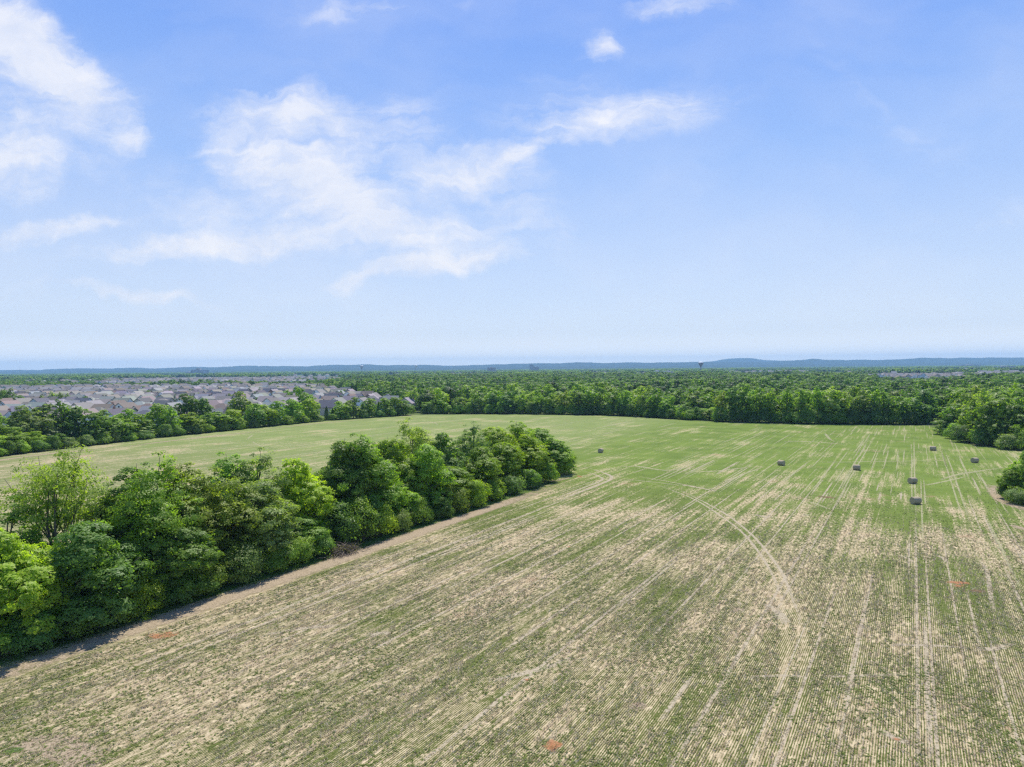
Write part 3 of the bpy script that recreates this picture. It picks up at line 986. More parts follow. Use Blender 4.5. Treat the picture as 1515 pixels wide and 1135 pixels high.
# -------- the treeline in front of the houses
LG = 'trees of the treeline between the field and the housing estate'
LEFT = [
    (-70, 640, 'front', 'leaf'), (-25, 636, 'front', 'bright'), (-20, 606, 'back', 'mid'), (12, 632, 'front', 'leaf'), (33, 602, 'back', 'grey'), (50, 638, 'front', 'bright'),
    (66, 600, 'back', 'grey'), (84, 642, 'front', 'blue'), (92, 594, 'back', 'dark'), (112, 604, 'back', 'dark'), (122, 640, 'cedar', 'deep'), (141, 612, 'front', 'dark'), (155, 608, 'back', 'mid'),
    (170, 618, 'front', 'mid'), (186, 606, 'back', 'leaf'), (203, 614, 'front', 'leaf'), (218, 622, 'front', 'mid'), (235, 598, 'back', 'leaf'), (252, 603, 'front', 'leaf'),
    (276, 584, 'tallback', 'dark'), (300, 590, 'tallback', 'dark'), (284, 611, 'front', 'olive'), (306, 612, 'front', 'mid'), (326, 610, 'front', 'leaf'), (344, 606, 'front', 'bright'),
    (356, 580, 'tallback', 'grey'), (376, 598, 'front', 'leaf'), (363, 612, 'cedar', 'grey'), (392, 599, 'front', 'bright'), (409, 594, 'front', 'leaf'), (433, 591, 'front', 'leaf'),
    (447, 575, 'tallback', 'mid'), (459, 590, 'front', 'bright'), (483, 601, 'cedar', 'deep'), (492, 604, 'cedar', 'dark'), (503, 594, 'front', 'leaf'), (523, 588, 'front', 'olive'),
    (537, 596, 'cedar', 'dark'), (546, 590, 'front', 'leaf'), (560, 594, 'cedar', 'dark'), (570, 589, 'front', 'leaf'), (585, 588, 'front', 'mid'), (597, 593, 'front', 'mid'),
]
EL = [(at(a, b).x, at(a, b).y) for a, b in ((-420, 745), (-150, 698), (0, 676), (200, 652), (480, 623), (620, 614))]


def left_edge(px):
    """ground point of the treeline's field edge in column px"""
    d = ray(px, hor(px) + 60)
    for (x0, y0), (x1, y1) in zip(EL, EL[1:]):
        ex, ey = x1 - x0, y1 - y0
        den = d.x * ey - d.y * ex
        s = (x0 * ey - y0 * ex) / den
        q = (d.x * s - x0) * ex + (d.y * s - y0) * ey
        if -1e-6 <= q / (ex * ex + ey * ey) <= 1.0 + 1e-6:
            return d.x * s, d.y * s
    return EL[-1]


cnt = 0
for (px, py, pos, c_) in LEFT:
    x, y = left_edge(px)
    off = {'front': 5.5, 'back': 13.0, 'tallback': 22.0, 'cedar': 3.4}[pos]
    k_ = 1 + off / math.hypot(x, y) * 1.25
    x, y = x * k_, y * k_
    ht = top_z(px, py, x, y)
    if pos == 'cedar':
        kk, rad, nm = 'cedar', 2.4, 'cedar_tree'
    else:
        kk, rad, nm = trng.choice(['mid_round', 'mid_lumpy', 'mid_loose', 'mid_tall'] if px > 60 else ['round', 'lumpy', 'fuzzy']), 5.6 if pos == 'front' else 6.2, 'broadleaf_tree'
        if ht < 8:
            rad = 3.6
    cnt += 1
    what = {'front': 'tree', 'back': 'tree set back', 'tallback': 'tall tree standing out above', 'cedar': 'cone-shaped cedar'}[pos]
    plant(x, y, max(4, ht), rad, kk, c_, f"{CNAME[c_]} {what}, {ordinal(cnt)} from left, treeline before houses", LG, name=nm)
# low bushes along that treeline
nb = 0
for px in list(range(-60, 640, 23)):
    x, y = left_edge(px + trng.uniform(-5, 5)) if px < 605 else at(px, 612)[:2]
    k_ = 1 + 2.2 / math.hypot(x, y)
    nb += 1
    c_ = trng.choice(['mid', 'leaf', 'blue', 'grey', 'dark'])
    plant(x * k_, y * k_, trng.uniform(3, 5), trng.uniform(2.4, 3.2), 'thicket', c_,
          f"{CNAME[c_]} bush, {ordinal(nb)} from left at the foot of the treeline before houses", 'bushes at the foot of the treeline', name='bush', cat='bush')

# -------- the front of the wood beyond the field
WG = 'trees along the front edge of the wood'
front = [(620, 612.5), (700, 612.5), (760, 612.5), (900, 614.5), (1000, 620), (1060, 624), (1200, 627.5), (1362, 628.5), (1420, 600), (1500, 598), (1700, 600)]
fx = [a for a, b in front]
fd = [at(a, b).y for a, b in front]


def front_depth(px):
    return float(np.interp(px, fx, fd))


tops = [(630, 590), (660, 585), (700, 583), (740, 578), (800, 580), (860, 577), (910, 580), (950, 577), (1000, 585), (1030, 597), (1050, 606), (1075, 573), (1110, 568), (1150, 574), (1200, 572),
        (1250, 580), (1300, 578), (1340, 585), (1366, 588)]
px, cnt = 640.0, 0
while px < 1364:
    d_ = front_depth(px) + 5.0
    x, y = on_y(px, d_)
    ty = float(np.interp(px, [a for a, b in tops], [b for a, b in tops])) + trng.uniform(-1, 5)
    c_ = trng.choice(['leaf', 'leaf', 'mid', 'pale', 'olive', 'grey', 'mid', 'blue'])
    cnt += 1
    ht = max(6, top_z(px, ty, x, y))
    low = 1035 < px < 1062
    if not low:
        plant(x, y, ht, trng.uniform(4.8, 6.8), trng.choice(['mid_round', 'mid_lumpy', 'mid_loose', 'mid_tall']), c_,
              f"{CNAME[c_]} tree, {ordinal(cnt)} from the left along the shaded front edge of the wood", WG)
    else:
        plant(x, y, 5.5, 3.6, 'mid_lumpy', c_, f"low {CNAME[c_]} tree, {ordinal(cnt)} from left, by the notch in the wood edge", WG)
    px += trng.uniform(15, 26)

nb = 0
for px in np.arange(634, 1366, 15.0):
    if 1035 < px < 1062:
        continue
    x, y = on_y(px + trng.uniform(-3, 3), front_depth(px) + 1.2)
    nb += 1
    c_ = trng.choice(['mid', 'dark', 'blue', 'leaf', 'dark'])
    plant(x, y, trng.uniform(4, 6.5), trng.uniform(3.0, 4.0), 'thicket', c_, f"{CNAME[c_]} bush, {ordinal(nb)} from left along the shaded foot of the wood",
          'bushes along the front of the wood', name='bush', cat='bush')

# -------- the clump that reaches into the field on the far right and its neighbours
RG = 'trees of the clump that reaches into the field at the right'
CL = [(1418, 642, 597, 'dark'), (1402, 640, 607, 'mid'), (1440, 650, 588, 'olive'), (1462, 655, 594, 'dark'), (1485, 657, 590, 'mid'), (1508, 659, 600, 'dark'), (1532, 661, 596, 'mid'), (1560, 664, 600, 'mid'),
      (1430, 640, 583, 'olive'), (1455, 644, 578, 'pale'), (1480, 646, 582, 'olive'), (1505, 648, 588, 'mid'), (1535, 650, 585, 'leaf'), (1420, 630, 578, 'leaf'),
      (1450, 633, 571, 'olive'), (1478, 636, 576, 'pale'), (1510, 636, 578, 'mid'), (1410, 622, 574, 'mid'), (1440, 622, 570, 'grey'), (1500, 626, 570, 'leaf')]
for i, (px, by, ty, c_) in enumerate(CL):
    p_ = at(px, by + (3 if i < 8 else -1))
    ht = max(5, top_z(px, ty, p_.x, p_.y))
    plant(p_.x, p_.y, ht, 6.4 if ht > 9 else 4.8, trng.choice(['mid_round', 'mid_lumpy', 'mid_loose']), c_,
          f"{CNAME[c_]} tree, {ordinal(i % 8 + 1)} from left in the {['front', 'second', 'third'][i // 8]} rank of the right clump", RG)
nb = 0
for px, by, c_ in [(1412, 650, 'mid'), (1430, 655, 'dark'), (1452, 660, 'blue'), (1472, 661, 'grey'), (1482, 664, 'blue'), (1496, 666, 'grey'), (1512, 667, 'mid'), (1530, 668, 'mid'),
                   (1056, 624, 'bright'), (1066, 626, 'mid'), (1038, 623, 'leaf')]:
    p_ = at(px + trng.uniform(-4, 4), by - trng.uniform(0.5, 2.5))
    nb += 1
    plant(p_.x, p_.y, trng.uniform(3.5, 7), trng.uniform(3, 4.4), 'thicket', c_, (f"{CNAME[c_]} bush, {ordinal(nb)} from the left at the foot of the clump at the right" if px > 1300
          else f"{CNAME[c_]} low bush where the wood front edge steps back"), 'bushes at the foot of the wood', name='bush', cat='bush')

# -------- the small clump cut by the right edge of the picture
for (px, by, ht, rad, k, c_, lab) in [
        (1520, 738, 9.6, 3.4, 'lumpy', 'leaf', 'fresh green tree cut by the right edge of the picture, beyond the bare patch'),
        (1497, 738, 6.0, 2.3, 'round', 'mid', 'small mid green tree on the bare patch near the right edge'),
        (1552, 742, 9.0, 3.6, 'round', 'mid', 'mid green tree just past the right edge of the picture')]:
    p_ = at(px, by)
    plant(p_.x, p_.y, ht, rad, k, c_, lab, 'trees of the small clump at the right edge')
for (px, by, ht, rad, k, c_, lab) in [
        (1492, 738, 3.2, 1.7, 'thicket', 'dark', 'dark green bush on the bare patch by the right edge'),
        (1503, 744, 2.2, 1.7, 'scrub', 'grey', 'low grey-green bush in front of the small tree at the right edge'),
        (1516, 747, 2.0, 1.6, 'scrub', 'grey', 'lowest grey-green bush touching the right edge of the picture')]:
    p_ = at(px, by)
    plant(p_.x, p_.y, ht, rad, k, c_, lab, 'bushes of the small clump at the right edge', name='bush', cat='bush')


# ------------------------------------------------------------------ the housing estate
def simple(name, c, rough=0.8, n=None, scale=1.0):
    m, t = material(name)
    if n is None:
        t.out(t.bsdf(c, rough, 0.2))
    else:
        t.out(t.bsdf(t.mix(t.noise(t.n('ShaderNodeTexCoord').outputs['Object'], scale, 4), c, n), rough, 0.2))
    return m


def objcol_material(name, rough, courses):
    m, t = material(name)
    o = t.n('ShaderNodeTexCoord').outputs['Object']
    sx = t.n('ShaderNodeSeparateXYZ')
    t.t.links.new(o, sx.inputs[0])
    w = t.m('SINE', t.m('MULTIPLY', sx.outputs[2], 2 * PI / courses))
    k = t.mr(t.m('ADD', t.m('MULTIPLY', w, 0.25), t.noise(o, 2.0, 4)), 0.2, 0.9, 0.78, 1.15)
    c = t.vm('SCALE', t.n('ShaderNodeObjectInfo').outputs['Color'], k)
    t.out(t.bsdf(c, rough, 0.15))
    return m


ROOF_M = objcol_material('shingle_roof', 0.9, 0.22)
WALL_M = objcol_material('clapboard_wall', 0.7, 0.18)
TRIM_M = simple('white_trim', (0.78, 0.78, 0.76), 0.6)
GLASS_M = simple('window_glass', (0.05, 0.065, 0.08), 0.12)
DOOR_M = simple('garage_door', (0.62, 0.61, 0.58), 0.6)
BRICK_M = simple('brick', (0.30, 0.16, 0.11), 0.85, (0.38, 0.25, 0.19), 3.0)
ASPH, t = material('asphalt')
t.out(t.bsdf(t.mix(t.noise(t.n('ShaderNodeNewGeometry').outputs['Position'], 0.5, 5), (0.10, 0.10, 0.105), (0.16, 0.155, 0.15)), 0.9, 0.1))


def roof_gable(mb, x0, x1, y0, y1, e, rise, axis, ov=0.45, th=0.22, mi=0):
    if axis == 'x':
        a0, a1, b0, b1 = y0 - ov, y1 + ov, x0 - ov, x1 + ov
    else:
        a0, a1, b0, b1 = x0 - ov, x1 + ov, y0 - ov, y1 + ov
    mid = (a0 + a1) / 2
    sl = rise / ((a1 - a0) / 2 - ov)
    lo = e - sl * ov
    mb.prism([(a0, lo), (mid, e + rise), (a1, lo), (a1, lo + th), (mid, e + rise + th), (a0, lo + th)], axis, b0, b1, mi)


def roof_hip(mb, x0, x1, y0, y1, e, rise, ov=0.45, mi=0):
    x0 -= ov; x1 += ov; y0 -= ov; y1 += ov
    w, d = x1 - x0, y1 - y0
    i = min(w, d) / 2
    if w >= d:
        r0, r1 = (x0 + i, (y0 + y1) / 2), (x1 - i + 0.01, (y0 + y1) / 2)
    else:
        r0, r1 = ((x0 + x1) / 2, y0 + i), ((x0 + x1) / 2, y1 - i + 0.01)
    z = e - 0.1
    vs = [(x0, y0, z), (x1, y0, z), (x1, y1, z), (x0, y1, z), (*r0, e + rise), (*r1, e + rise)]
    fs = [(0, 1, 5, 4), (1, 2, 5), (2, 3, 4, 5), (3, 0, 4), (3, 2, 1, 0)] if w >= d else [(0, 1, 4), (1, 2, 5, 4), (2, 3, 5), (3, 0, 4, 5), (3, 2, 1, 0)]
    mb.add(vs, fs, mi)


def walls_gable(mb, x0, x1, y0, y1, e, rise, axis, mi=0):
    if axis == 'x':
        mb.prism([(y0, 0), (y1, 0), (y1, e), ((y0 + y1) / 2, e + rise), (y0, e)], 'x', x0, x1, mi)
    else:
        mb.prism([(x0, 0), (x1, 0), (x1, e), ((x0 + x1) / 2, e + rise), (x0, e)], 'y', y0, y1, mi)


def house_kind(i):
    """returns (wall, roof, garage door mesh, chimney, windows list, door mesh); the house faces -y"""
    wl, rf = MB(), MB()
    if i == 0:      # long ridge with a front gable over the garage
        walls_gable(wl, -6, 6, -4.5, 4.5, 5.2, 2.9, 'x'); roof_gable(rf, -6, 6, -4.5, 4.5, 5.2, 2.9, 'x')
        walls_gable(wl, 0.6, 5.8, -7.5, -4.5, 3.0, 2.1, 'y'); roof_gable(rf, 0.6, 5.8, -7.5, 0, 3.0, 2.1, 'y')
        gar = (3.2, -7.5); dr = (-1.2, -4.5); win = [(-4, -4.5, 1.5), (-4, -4.5, 4.0), (-0.8, -4.5, 4.0), (3.4, -4.5, 5.6)]
    elif i == 1:    # gable end towards the street
        walls_gable(wl, -4.8, 4.8, -6, 6, 5.4, 3.6, 'y'); roof_gable(rf, -4.8, 4.8, -6, 6, 5.4, 3.6, 'y')
        walls_gable(wl, -4.6, 0.2, -8.2, -6, 2.9, 1.7, 'y'); roof_gable(rf, -4.6, 0.2, -8.2, -6, 2.9, 1.7, 'y')
        gar = (-2.2, -8.2); dr = (2.0, -6); win = [(3.4, -6, 1.5), (-2.4, -6, 5.2), (2.4, -6, 4.1), (0, -6, 6.8)]
    elif i == 2:    # hipped roof and a front gable
        wl.box(-6.4, 6.4, -5, 5, 0, 5.3); roof_hip(rf, -6.4, 6.4, -5, 5, 5.3, 3.3)
        walls_gable(wl, -6.2, -0.6, -7.4, -5, 5.0, 2.4, 'y'); roof_gable(rf, -6.2, -0.6, -7.4, -1, 5.0, 2.4, 'y')
        gar = (-3.4, -7.4); dr = (1.2, -5); win = [(4.2, -5, 1.5), (4.2, -5, 4.0), (1.2, -5, 4.0), (-3.4, -7.4, 4.2)]
    elif i == 3:    # one storey, low hipped
        wl.box(-7.4, 7.4, -5.2, 5.2, 0, 3.0); roof_hip(rf, -7.4, 7.4, -5.2, 5.2, 3.0, 3.4)
        walls_gable(wl, 1.4, 7.0, -8.0, -5.2, 3.0, 2.3, 'y'); roof_gable(rf, 1.4, 7.0, -8.0, -1, 3.0, 2.3, 'y')
        gar = (4.2, -8.0); dr = (-0.5, -5.2); win = [(-3, -5.2, 1.5), (-5.6, -5.2, 1.5)]
    else:           # steep cross gables
        walls_gable(wl, -5.5, 5.5, -4.2, 5.2, 5.0, 4.1, 'x'); roof_gable(rf, -5.5, 5.5, -4.2, 5.2, 5.0, 4.1, 'x')
        walls_gable(wl, -4.9, -0.9, -5.6, -4.2, 5.0, 2.9, 'y'); roof_gable(rf, -4.9, -0.9, -5.6, 0, 5.0, 2.9, 'y')
        walls_gable(wl, 0.7, 5.1, -6.6, -4.2, 3.0, 2.6, 'y'); roof_gable(rf, 0.7, 5.1, -6.6, -1, 3.0, 2.6, 'y')
        gar = (2.9, -6.6); dr = (0, -4.2); win = [(-2.9, -5.6, 1.5), (-2.9, -5.6, 4.1), (2.9, -4.2, 4.4)]
    return wl, rf, gar, dr, win


HK = []
for i in range(5):
    wl, rf, gar, dr, win = house_kind(i)
    g, d_, c_ = MB(), MB(), MB()
    g.box(gar[0] - 2.2, gar[0] + 2.2, gar[1] - 0.06, gar[1], 0, 2.2)
    d_.box(dr[0] - 0.5, dr[0] + 0.5, dr[1] - 0.06, dr[1], 0, 2.1)
    c_.box(4.0, 4.9, 1.4, 2.3, 5.0 if i != 3 else 3.0, 9.2 if i != 3 else 7.0)
    wins = []
    for (wx, wy, wz) in win:
        fr, pn = MB(), MB()
        fr.box(wx - .62, wx + .62, wy - .07, wy, wz - .75, wz + .75)
        pn.box(wx - .5, wx + .5, wy - .09, wy - .072, wz - .63, wz + .63)
        wins.append((fr.build('window', TRIM_M), pn.build('pane', GLASS_M)))
    one = MB()
    for m_, k_ in ((wl, 0), (rf, 1), (g, 3)):
        b = len(one.v)
        one.v += m_.v
        one.f += [tuple(q + b for q in f) for f in m_.f]
        one.mi += [k_] * len(m_.f)
    HK.append(dict(wall=wl.build('wall', WALL_M), roof=rf.build('roof', ROOF_M), garage=g.build('garage_door', DOOR_M), door=d_.build('door', DOOR_M),
                   chimney=c_.build('chimney', BRICK_M), wins=wins, mb=one))

ROOFS = [('tan-grey', (0.275, 0.245, 0.215)), ('slate-grey', (0.135, 0.135, 0.145)), ('pale grey', (0.32, 0.305, 0.29)), ('brown-grey', (0.20, 0.175, 0.15))]
WALLS = [('white', (0.88, 0.88, 0.86)), ('cream', (0.60, 0.55, 0.45)), ('pale blue', (0.55, 0.61, 0.66)), ('beige', (0.50, 0.45, 0.38)), ('brick', (0.33, 0.20, 0.15))]


def flat_color_mats(rc, wc):
    return simple('distant_wall', wc), simple('distant_roof', rc, 0.9, tuple(x * 0.8 for x in rc), 0.6)


def est_right(d):
    return float(np.interp(d, [300, 400, 470, 600, 780, 1000], [640, 632, 590, 545, 500, 455]))


hr = random.Random(3)
spots = []
ang = R(-9)
ca, sa = math.cos(ang), math.sin(ang)
yrow, flip = 300.0, 0
rows = []
while yrow < 1150:
    rows.append((yrow, flip))
    yrow += 25 if flip == 0 else 38
    flip = 1 - flip
for ri, (yr, fl) in enumerate(rows):
    xr = -1150 + hr.uniform(0, 14)
    while xr < 160:
        x, y = xr * ca - yr * sa, xr * sa + yr * ca
        xr += hr.uniform(14.2, 17.0)
        if y < 200:
            continue
        px = px_of(x, y)
        ex, ey = left_edge(max(-400, min(px, 618)))
        clear = 44 if px < 540 else 26
        if px < -30 or px > est_right(y) or y > 1010 or math.hypot(x, y) < math.hypot(ex, ey) + clear or hr.random() < 0.04:
            continue
        spots.append((math.hypot(x, y), x, y, fl, px))
spots.sort()
N_IND = 285
HOUSE_XY = [(s[1], s[2]) for s in spots]
HS = 0.96


def build_house(x, y, rz, ki, rc, wc, label, group, full):
    K = HK[ki]
    root = link('house', None, loc=(x, y, 0), rz=rz, scale=(HS, HS, HS))
    link('wall', K['wall'], root, color=wc)
    r_ = link('roof', K['roof'], root, color=rc)
    if full:
        link('garage_door', K['garage'], root)
        link('door', K['door'], root)
        if ki == 0:
            link('chimney', K['chimney'], r_)
        for fr, pn in K['wins']:
            w_ = link('window', fr, root)
            link('pane', pn, w_)
    tag(root, label, 'house', group)
    return root


near_n = 0
order = sorted(range(min(40, len(spots))), key=lambda k: spots[k][4])
rank = {k: i + 1 for i, k in enumerate(order)}
for k, (dd, x, y, fl, px) in enumerate(spots[:N_IND]):
    ki = hr.choice([0, 1, 1, 1, 2, 4, 4])
    rw = hr.choices([0, 1, 2, 3], [4, 2.2, 3, 2] if dd > 420 else [1.5, 4, 3, 1])[0]
    ww = hr.choices(range(5), [7, 4, 2, 2, 0.6])[0]
    rz = ang + (0 if fl == 0 else PI) + hr.uniform(-.06, .06)
    rn, rc = ROOFS[rw]
    wn_, wc = WALLS[ww]
    rc = tuple(c * hr.uniform(.9, 1.1) for c in rc)
    if k < 40:
        lab = f"{wn_} house with {rn} roof, {ordinal(rank[k])} from left of the forty nearest"
        build_house(x, y, rz, ki, rc, wc, lab, 'houses of the estate', True)
    else:
        lab = f"house with {rn} roof in the packed rows of the estate beyond its nearest forty"
        build_house(x, y, rz, ki, rc, wc, lab, f'{rn} roofed houses deeper in the estate', False)

# houses too many and too small to tell apart
far_protos = []
for i in range(5):
    for j in range(2):
        rc = ROOFS[(i + j * 2) % 4][1]
        wc = WALLS[(i * 2 + j) % 4][1]
        wm, rm = flat_color_mats(rc, wc)
        mb = HK[i]['mb']
        far_protos.append(mesh('distant_house', mb.v, mb.f, [wm, rm, BRICK_M, DOOR_M], mb.mi))
pts, rot, scl, pick = [], [], [], []
far = [(s[1], s[2], s[3]) for s in spots[N_IND:]]
yr, fl = 1200.0, 0
while yr < 2050:
    xr = -1500.0
    while xr < 0:
        x, y = xr + 0.08 * yr, yr + 0.06 * xr
        px = px_of(x, y)
        lim = float(np.interp(y, [1150, 1450, 1800], [400, 520, 480]))
        if 150 < px < lim and not (0.46 < (math.sin(x * 0.017) * math.sin(y * 0.011) + 1) / 2 < 0.60):
            far.append((x, y, fl))
        xr += hr.uniform(16, 24)
    yr += 30 if fl == 0 else 52
    fl = 1 - fl
for (pa, pb, ya, yb, n_) in [(1300, 1425, 1220, 1600, 46), (855, 1010, 2120, 2680, 70), (1440, 1560, 1470, 1880, 40), (1065, 1195, 2320, 2880, 40), (1000, 1300, 2700, 3600, 60), (1180, 1330, 1050, 1500, 26), (900, 1150, 1300, 2000, 40), (1420, 1560, 1000, 1400, 30), (1250, 1560, 1800, 2600, 80), (620, 900, 2400, 3600, 60), (0, 180, 1300, 2400, 70), (430, 700, 2600, 4200, 80), (1300, 1500, 2600, 4000, 60)]:
    for _ in range(n_):
        y = hr.uniform(ya, yb)
        x, y = on_y(hr.uniform(pa, pb), y)
        far.append((x, y, hr.randint(0, 1)))
for x, y, fl in far:
    pts.append((x, y, 0)); rot.append((0, 0, ang + fl * PI + hr.uniform(-.1, .1)))
    s_ = 1.04 if y < 1200 else 1.12
    scl.append((s_, s_, s_)); pick.append(hr.randrange(len(far_protos)))
scatter('distant_houses', pts, rot, scl, pick, far_protos)

# streets of the estate
st = MB()
for i, (yr, fl) in enumerate(rows[:-1]):
    if fl == 0:
        continue
    yc = yr + 19
    vs = []
    for xr, dy in ((-900, -3.5), (60, -3.5), (60, 3.5), (-900, 3.5)):
        X, Y = xr * ca - (yc + dy) * sa, xr * sa + (yc + dy) * ca
        vs.append((X, Y, 0.012))
    if yc > 440:
        st.add(vs, [(0, 1, 2, 3)])
struct('street', st.build('street', ASPH))

# -------- trees inside the estate
ET = [(15, 600, 575, 'dark', 5.5), (-8, 604, 572, 'dark', 6), (30, 598, 585, 'mid', 4.5), (62, 597, 585, 'grey', 4), (78, 598, 580, 'pale', 5), (90, 598, 581, 'grey', 4.5), (100, 598, 583, 'olive', 4),
      (108, 602, 592, 'mid', 3.5), (5, 598, 578, 'mid', 5), (340, 592, 583, 'olive', 4), (440, 590, 572, 'mid', 5), (425, 588, 577, 'leaf', 5)]
for i, (px, by, ty, c_, rad) in enumerate(ET):
    p_ = at(px, by + 6)
    plant(p_.x, p_.y, max(6, top_z(px, ty, p_.x, p_.y)), rad, trng.choice(['mid_round', 'mid_loose']), c_,
          f"{CNAME[c_]} garden tree among the estate roofs, {ordinal(sorted(e[0] for e in ET).index(px) + 1)} such tree from the left", 'garden trees of the estate')

# ------------------------------------------------------------------ the wood and the far trees
mid_protos = []
for i, (lb, lr, sd) in enumerate([(9, (0.38, 0.60), 41), (11, (0.34, 0.52), 42), (10, (0.36, 0.56), 43), (12, (0.30, 0.48), 44)]):
    v, f, sh, L = crown(sd, Ht=13.5, Rx=5.6, base=0.05, lobes=lb, puffs=17, leaves=13, leaf=0.78, lobe_r=lr, jit=0.28, rough=0.08, loose=0.62, soft=0.9, skirt=3)
    mid_protos.append(mesh('wood_crown', v, f, LEAF_FAR, shade=sh, cn=LASTN))
rs = np.random.RandomState(8)
cand = []
cell = {}


def wood_ok(x, y):
    if y < 200:
        return False
    px = px_of(x, y)
    if px < -60 or px > 1600:
        return False
    d_ = y
    if px > 1366:
        if d_ < front_depth(1362) + 8:
            return px > 1425 and d_ > 275
        return True
    if px < 625:
        if px > est_right(min(d_, 1000)) + 8 and d_ > 380 and d_ < 1010:
            return True
        if 1010 <= d_ < 1190:
            return rs.uniform() < 0.55
        if d_ >= 1190:
            if 150 < px < float(np.interp(y, [1150, 1450, 1800], [400, 520, 480])) + 6 and d_ < 2060:
                return rs.uniform() < 0.04
            return True
        return False
    return d_ > front_depth(px) + 11


def try_tree(x, y, sep):
    gx, gy = int(x // sep), int(y // sep)
    for a in (-1, 0, 1):
        for b in (-1, 0, 1):
            for (qx, qy) in cell.get((gx + a, gy + b), ()):
                if (qx - x) ** 2 + (qy - y) ** 2 < sep * sep * 0.72:
                    return False
    cell.setdefault((gx, gy), []).append((x, y))
    return True


CLEAR = [(1295, 1430, 1200, 1620), (1435, 1570, 1450, 1900), (850, 1015, 2100, 2700), (1060, 1200, 2300, 2900), (1300, 1500, 2600, 3300), (560, 740, 2500, 3200)]


def in_clearing(x, y):
    px = px_of(x, y)
    return any(a < px < b and c < y < d for a, b, c, d in CLEAR)


def before_clearing(x, y):
    px = px_of(x, y)
    return any(a < px < b and c - 520 < y <= c for a, b, c, d in CLEAR)


def far_clear(x, y):
    """clearings in the plain: meadows, yards and streets beyond the wood"""
    if in_clearing(x, y):
        return False
    lim = 950 if px_of(x, y) > 820 else 1250
    if y < lim:
        return True
    a = math.sin(x * 0.0042 + 1.3) * math.sin(y * 0.0021 + 0.6) + 0.5 * math.sin(x * 0.011 + y * 0.006)
    return a < (0.22 if y < 1900 else 0.05)


for _ in range(150000):
    y = 260 + 1500 * rs.uniform() ** 0.62
    x = rs.uniform(-0.82, 0.84) * y
    if wood_ok(x, y) and far_clear(x, y) and try_tree(x, y, 12.0 if y < 900 else 11.0):
        cand.append((math.hypot(x, y), x, y))
# thin trees between the estate houses
for (hx, hy) in HOUSE_XY:
    if hy > 430 and rs.uniform() < 0.32 + 0.4 * (math.sin(hx * 0.03) * math.sin(hy * 0.021) > 0.55):
        cand.append((math.hypot(hx, hy), hx + rs.uniform(5, 7), hy + rs.uniform(6, 8)))
cand.sort()
LIM = 298 - COUNT['tree']
IG = 'trees inside the wood behind its front edge'
m_ = 0
rest = []
for (dd, x, y) in cand:
    ht_ = (11 if not ((px_of(x, y) < 520 and 1000 < y < 2100) or (before_clearing(x, y) and y > 700)) else 6.5) + 3.2 * math.sin(x * 0.021 + 1) * math.sin(y * 0.017) + rs.uniform(-3.2, 3.8)
    if m_ < LIM and px_of(x, y) > 560:
        c_ = trng.choice(['leaf', 'mid', 'bright', 'pale', 'pale', 'olive', 'dark', 'grey', 'blue', 'leaf', 'deep'])
        plant(x, y, ht_ + 0.5, rs.uniform(5.6, 8.2), trng.choice(['mid_round', 'mid_lumpy', 'mid_loose', 'mid_tall']), c_,
              f"{CNAME[c_]} tree crown among the many inside the wood, behind its front edge", f"{CNAME[c_]} {IG}")
        m_ += 1
    else:
        garden = px_of(x, y) < est_right(min(y, 1000)) and y < 1010
        rest.append((x, y, (ht_ if not garden else rs.uniform(5.5, 9)) / 13.5, (rs.uniform(5.4, 8.4) if not garden else rs.uniform(2.8, 4.4)) / 5.6))
r_ = np.array(rest)
n = len(r_)
scatter('woodland', np.stack([r_[:, 0], r_[:, 1], np.zeros(n)], 1), np.stack([np.zeros(n), np.zeros(n), rs.uniform(0, 6.28, n)], 1),
        np.stack([r_[:, 3], r_[:, 3], r_[:, 2]], 1), rs.randint(0, len(mid_protos), n), mid_protos)

# blocks of crowns for the plain from 1.6 km to the hills
blk = []
for sd in range(4):
    q = np.random.RandomState(60 + sd)
    VV, FF, SS, NN, off = [], [], [], [], 0
    for j in range(13):
        a, rr = q.uniform(0, 2 * PI), 24 * math.sqrt(q.uniform(0, 1))
        v, f, sh, _ = crown(100 * sd + j, Ht=q.uniform(9, 14), Rx=q.uniform(5, 7), base=0.1, lobes=6, puffs=6, leaves=5, leaf=2.0, lobe_r=(0.4, 0.6), jit=0.25, soft=0.9, skirt=0)
        v[:, 0] += rr * math.cos(a)
        v[:, 1] += rr * math.sin(a)
        VV.append(v); NN.append(LASTN); FF.append(f + off); SS.append(sh + q.uniform(-0.3, 0.3)); off += len(v)
    blk.append(mesh('crown_block', np.concatenate(VV), np.concatenate(FF), LEAF_FAR, shade=np.clip(np.concatenate(SS), 0, 1), cn=np.concatenate(NN)))
P3 = []
for _ in range(16000):
    y = 1650 + 7000 * rs.uniform() ** 0.75
    x = rs.uniform(-0.85, 0.87) * y
    px = px_of(x, y)
    if 150 < px < 520 and y < 2150:
        continue
    if in_clearing(x, y) or (before_clearing(x, y) and rs.uniform() < 0.6):
        continue
    if far_clear(x, y) or rs.uniform() < 0.12:
        P3.append((x, y))
P3 = np.array(P3)
n = len(P3)
sz = rs.uniform(0.8, 1.25, n)
scatter('far_woodland', np.stack([P3[:, 0], P3[:, 1], np.zeros(n)], 1), np.stack([np.zeros(n), np.zeros(n), rs.uniform(0, 6.28, n)], 1),
        np.stack([sz, sz, rs.uniform(0.85, 1.2, n)], 1), rs.randint(0, 4, n), blk)

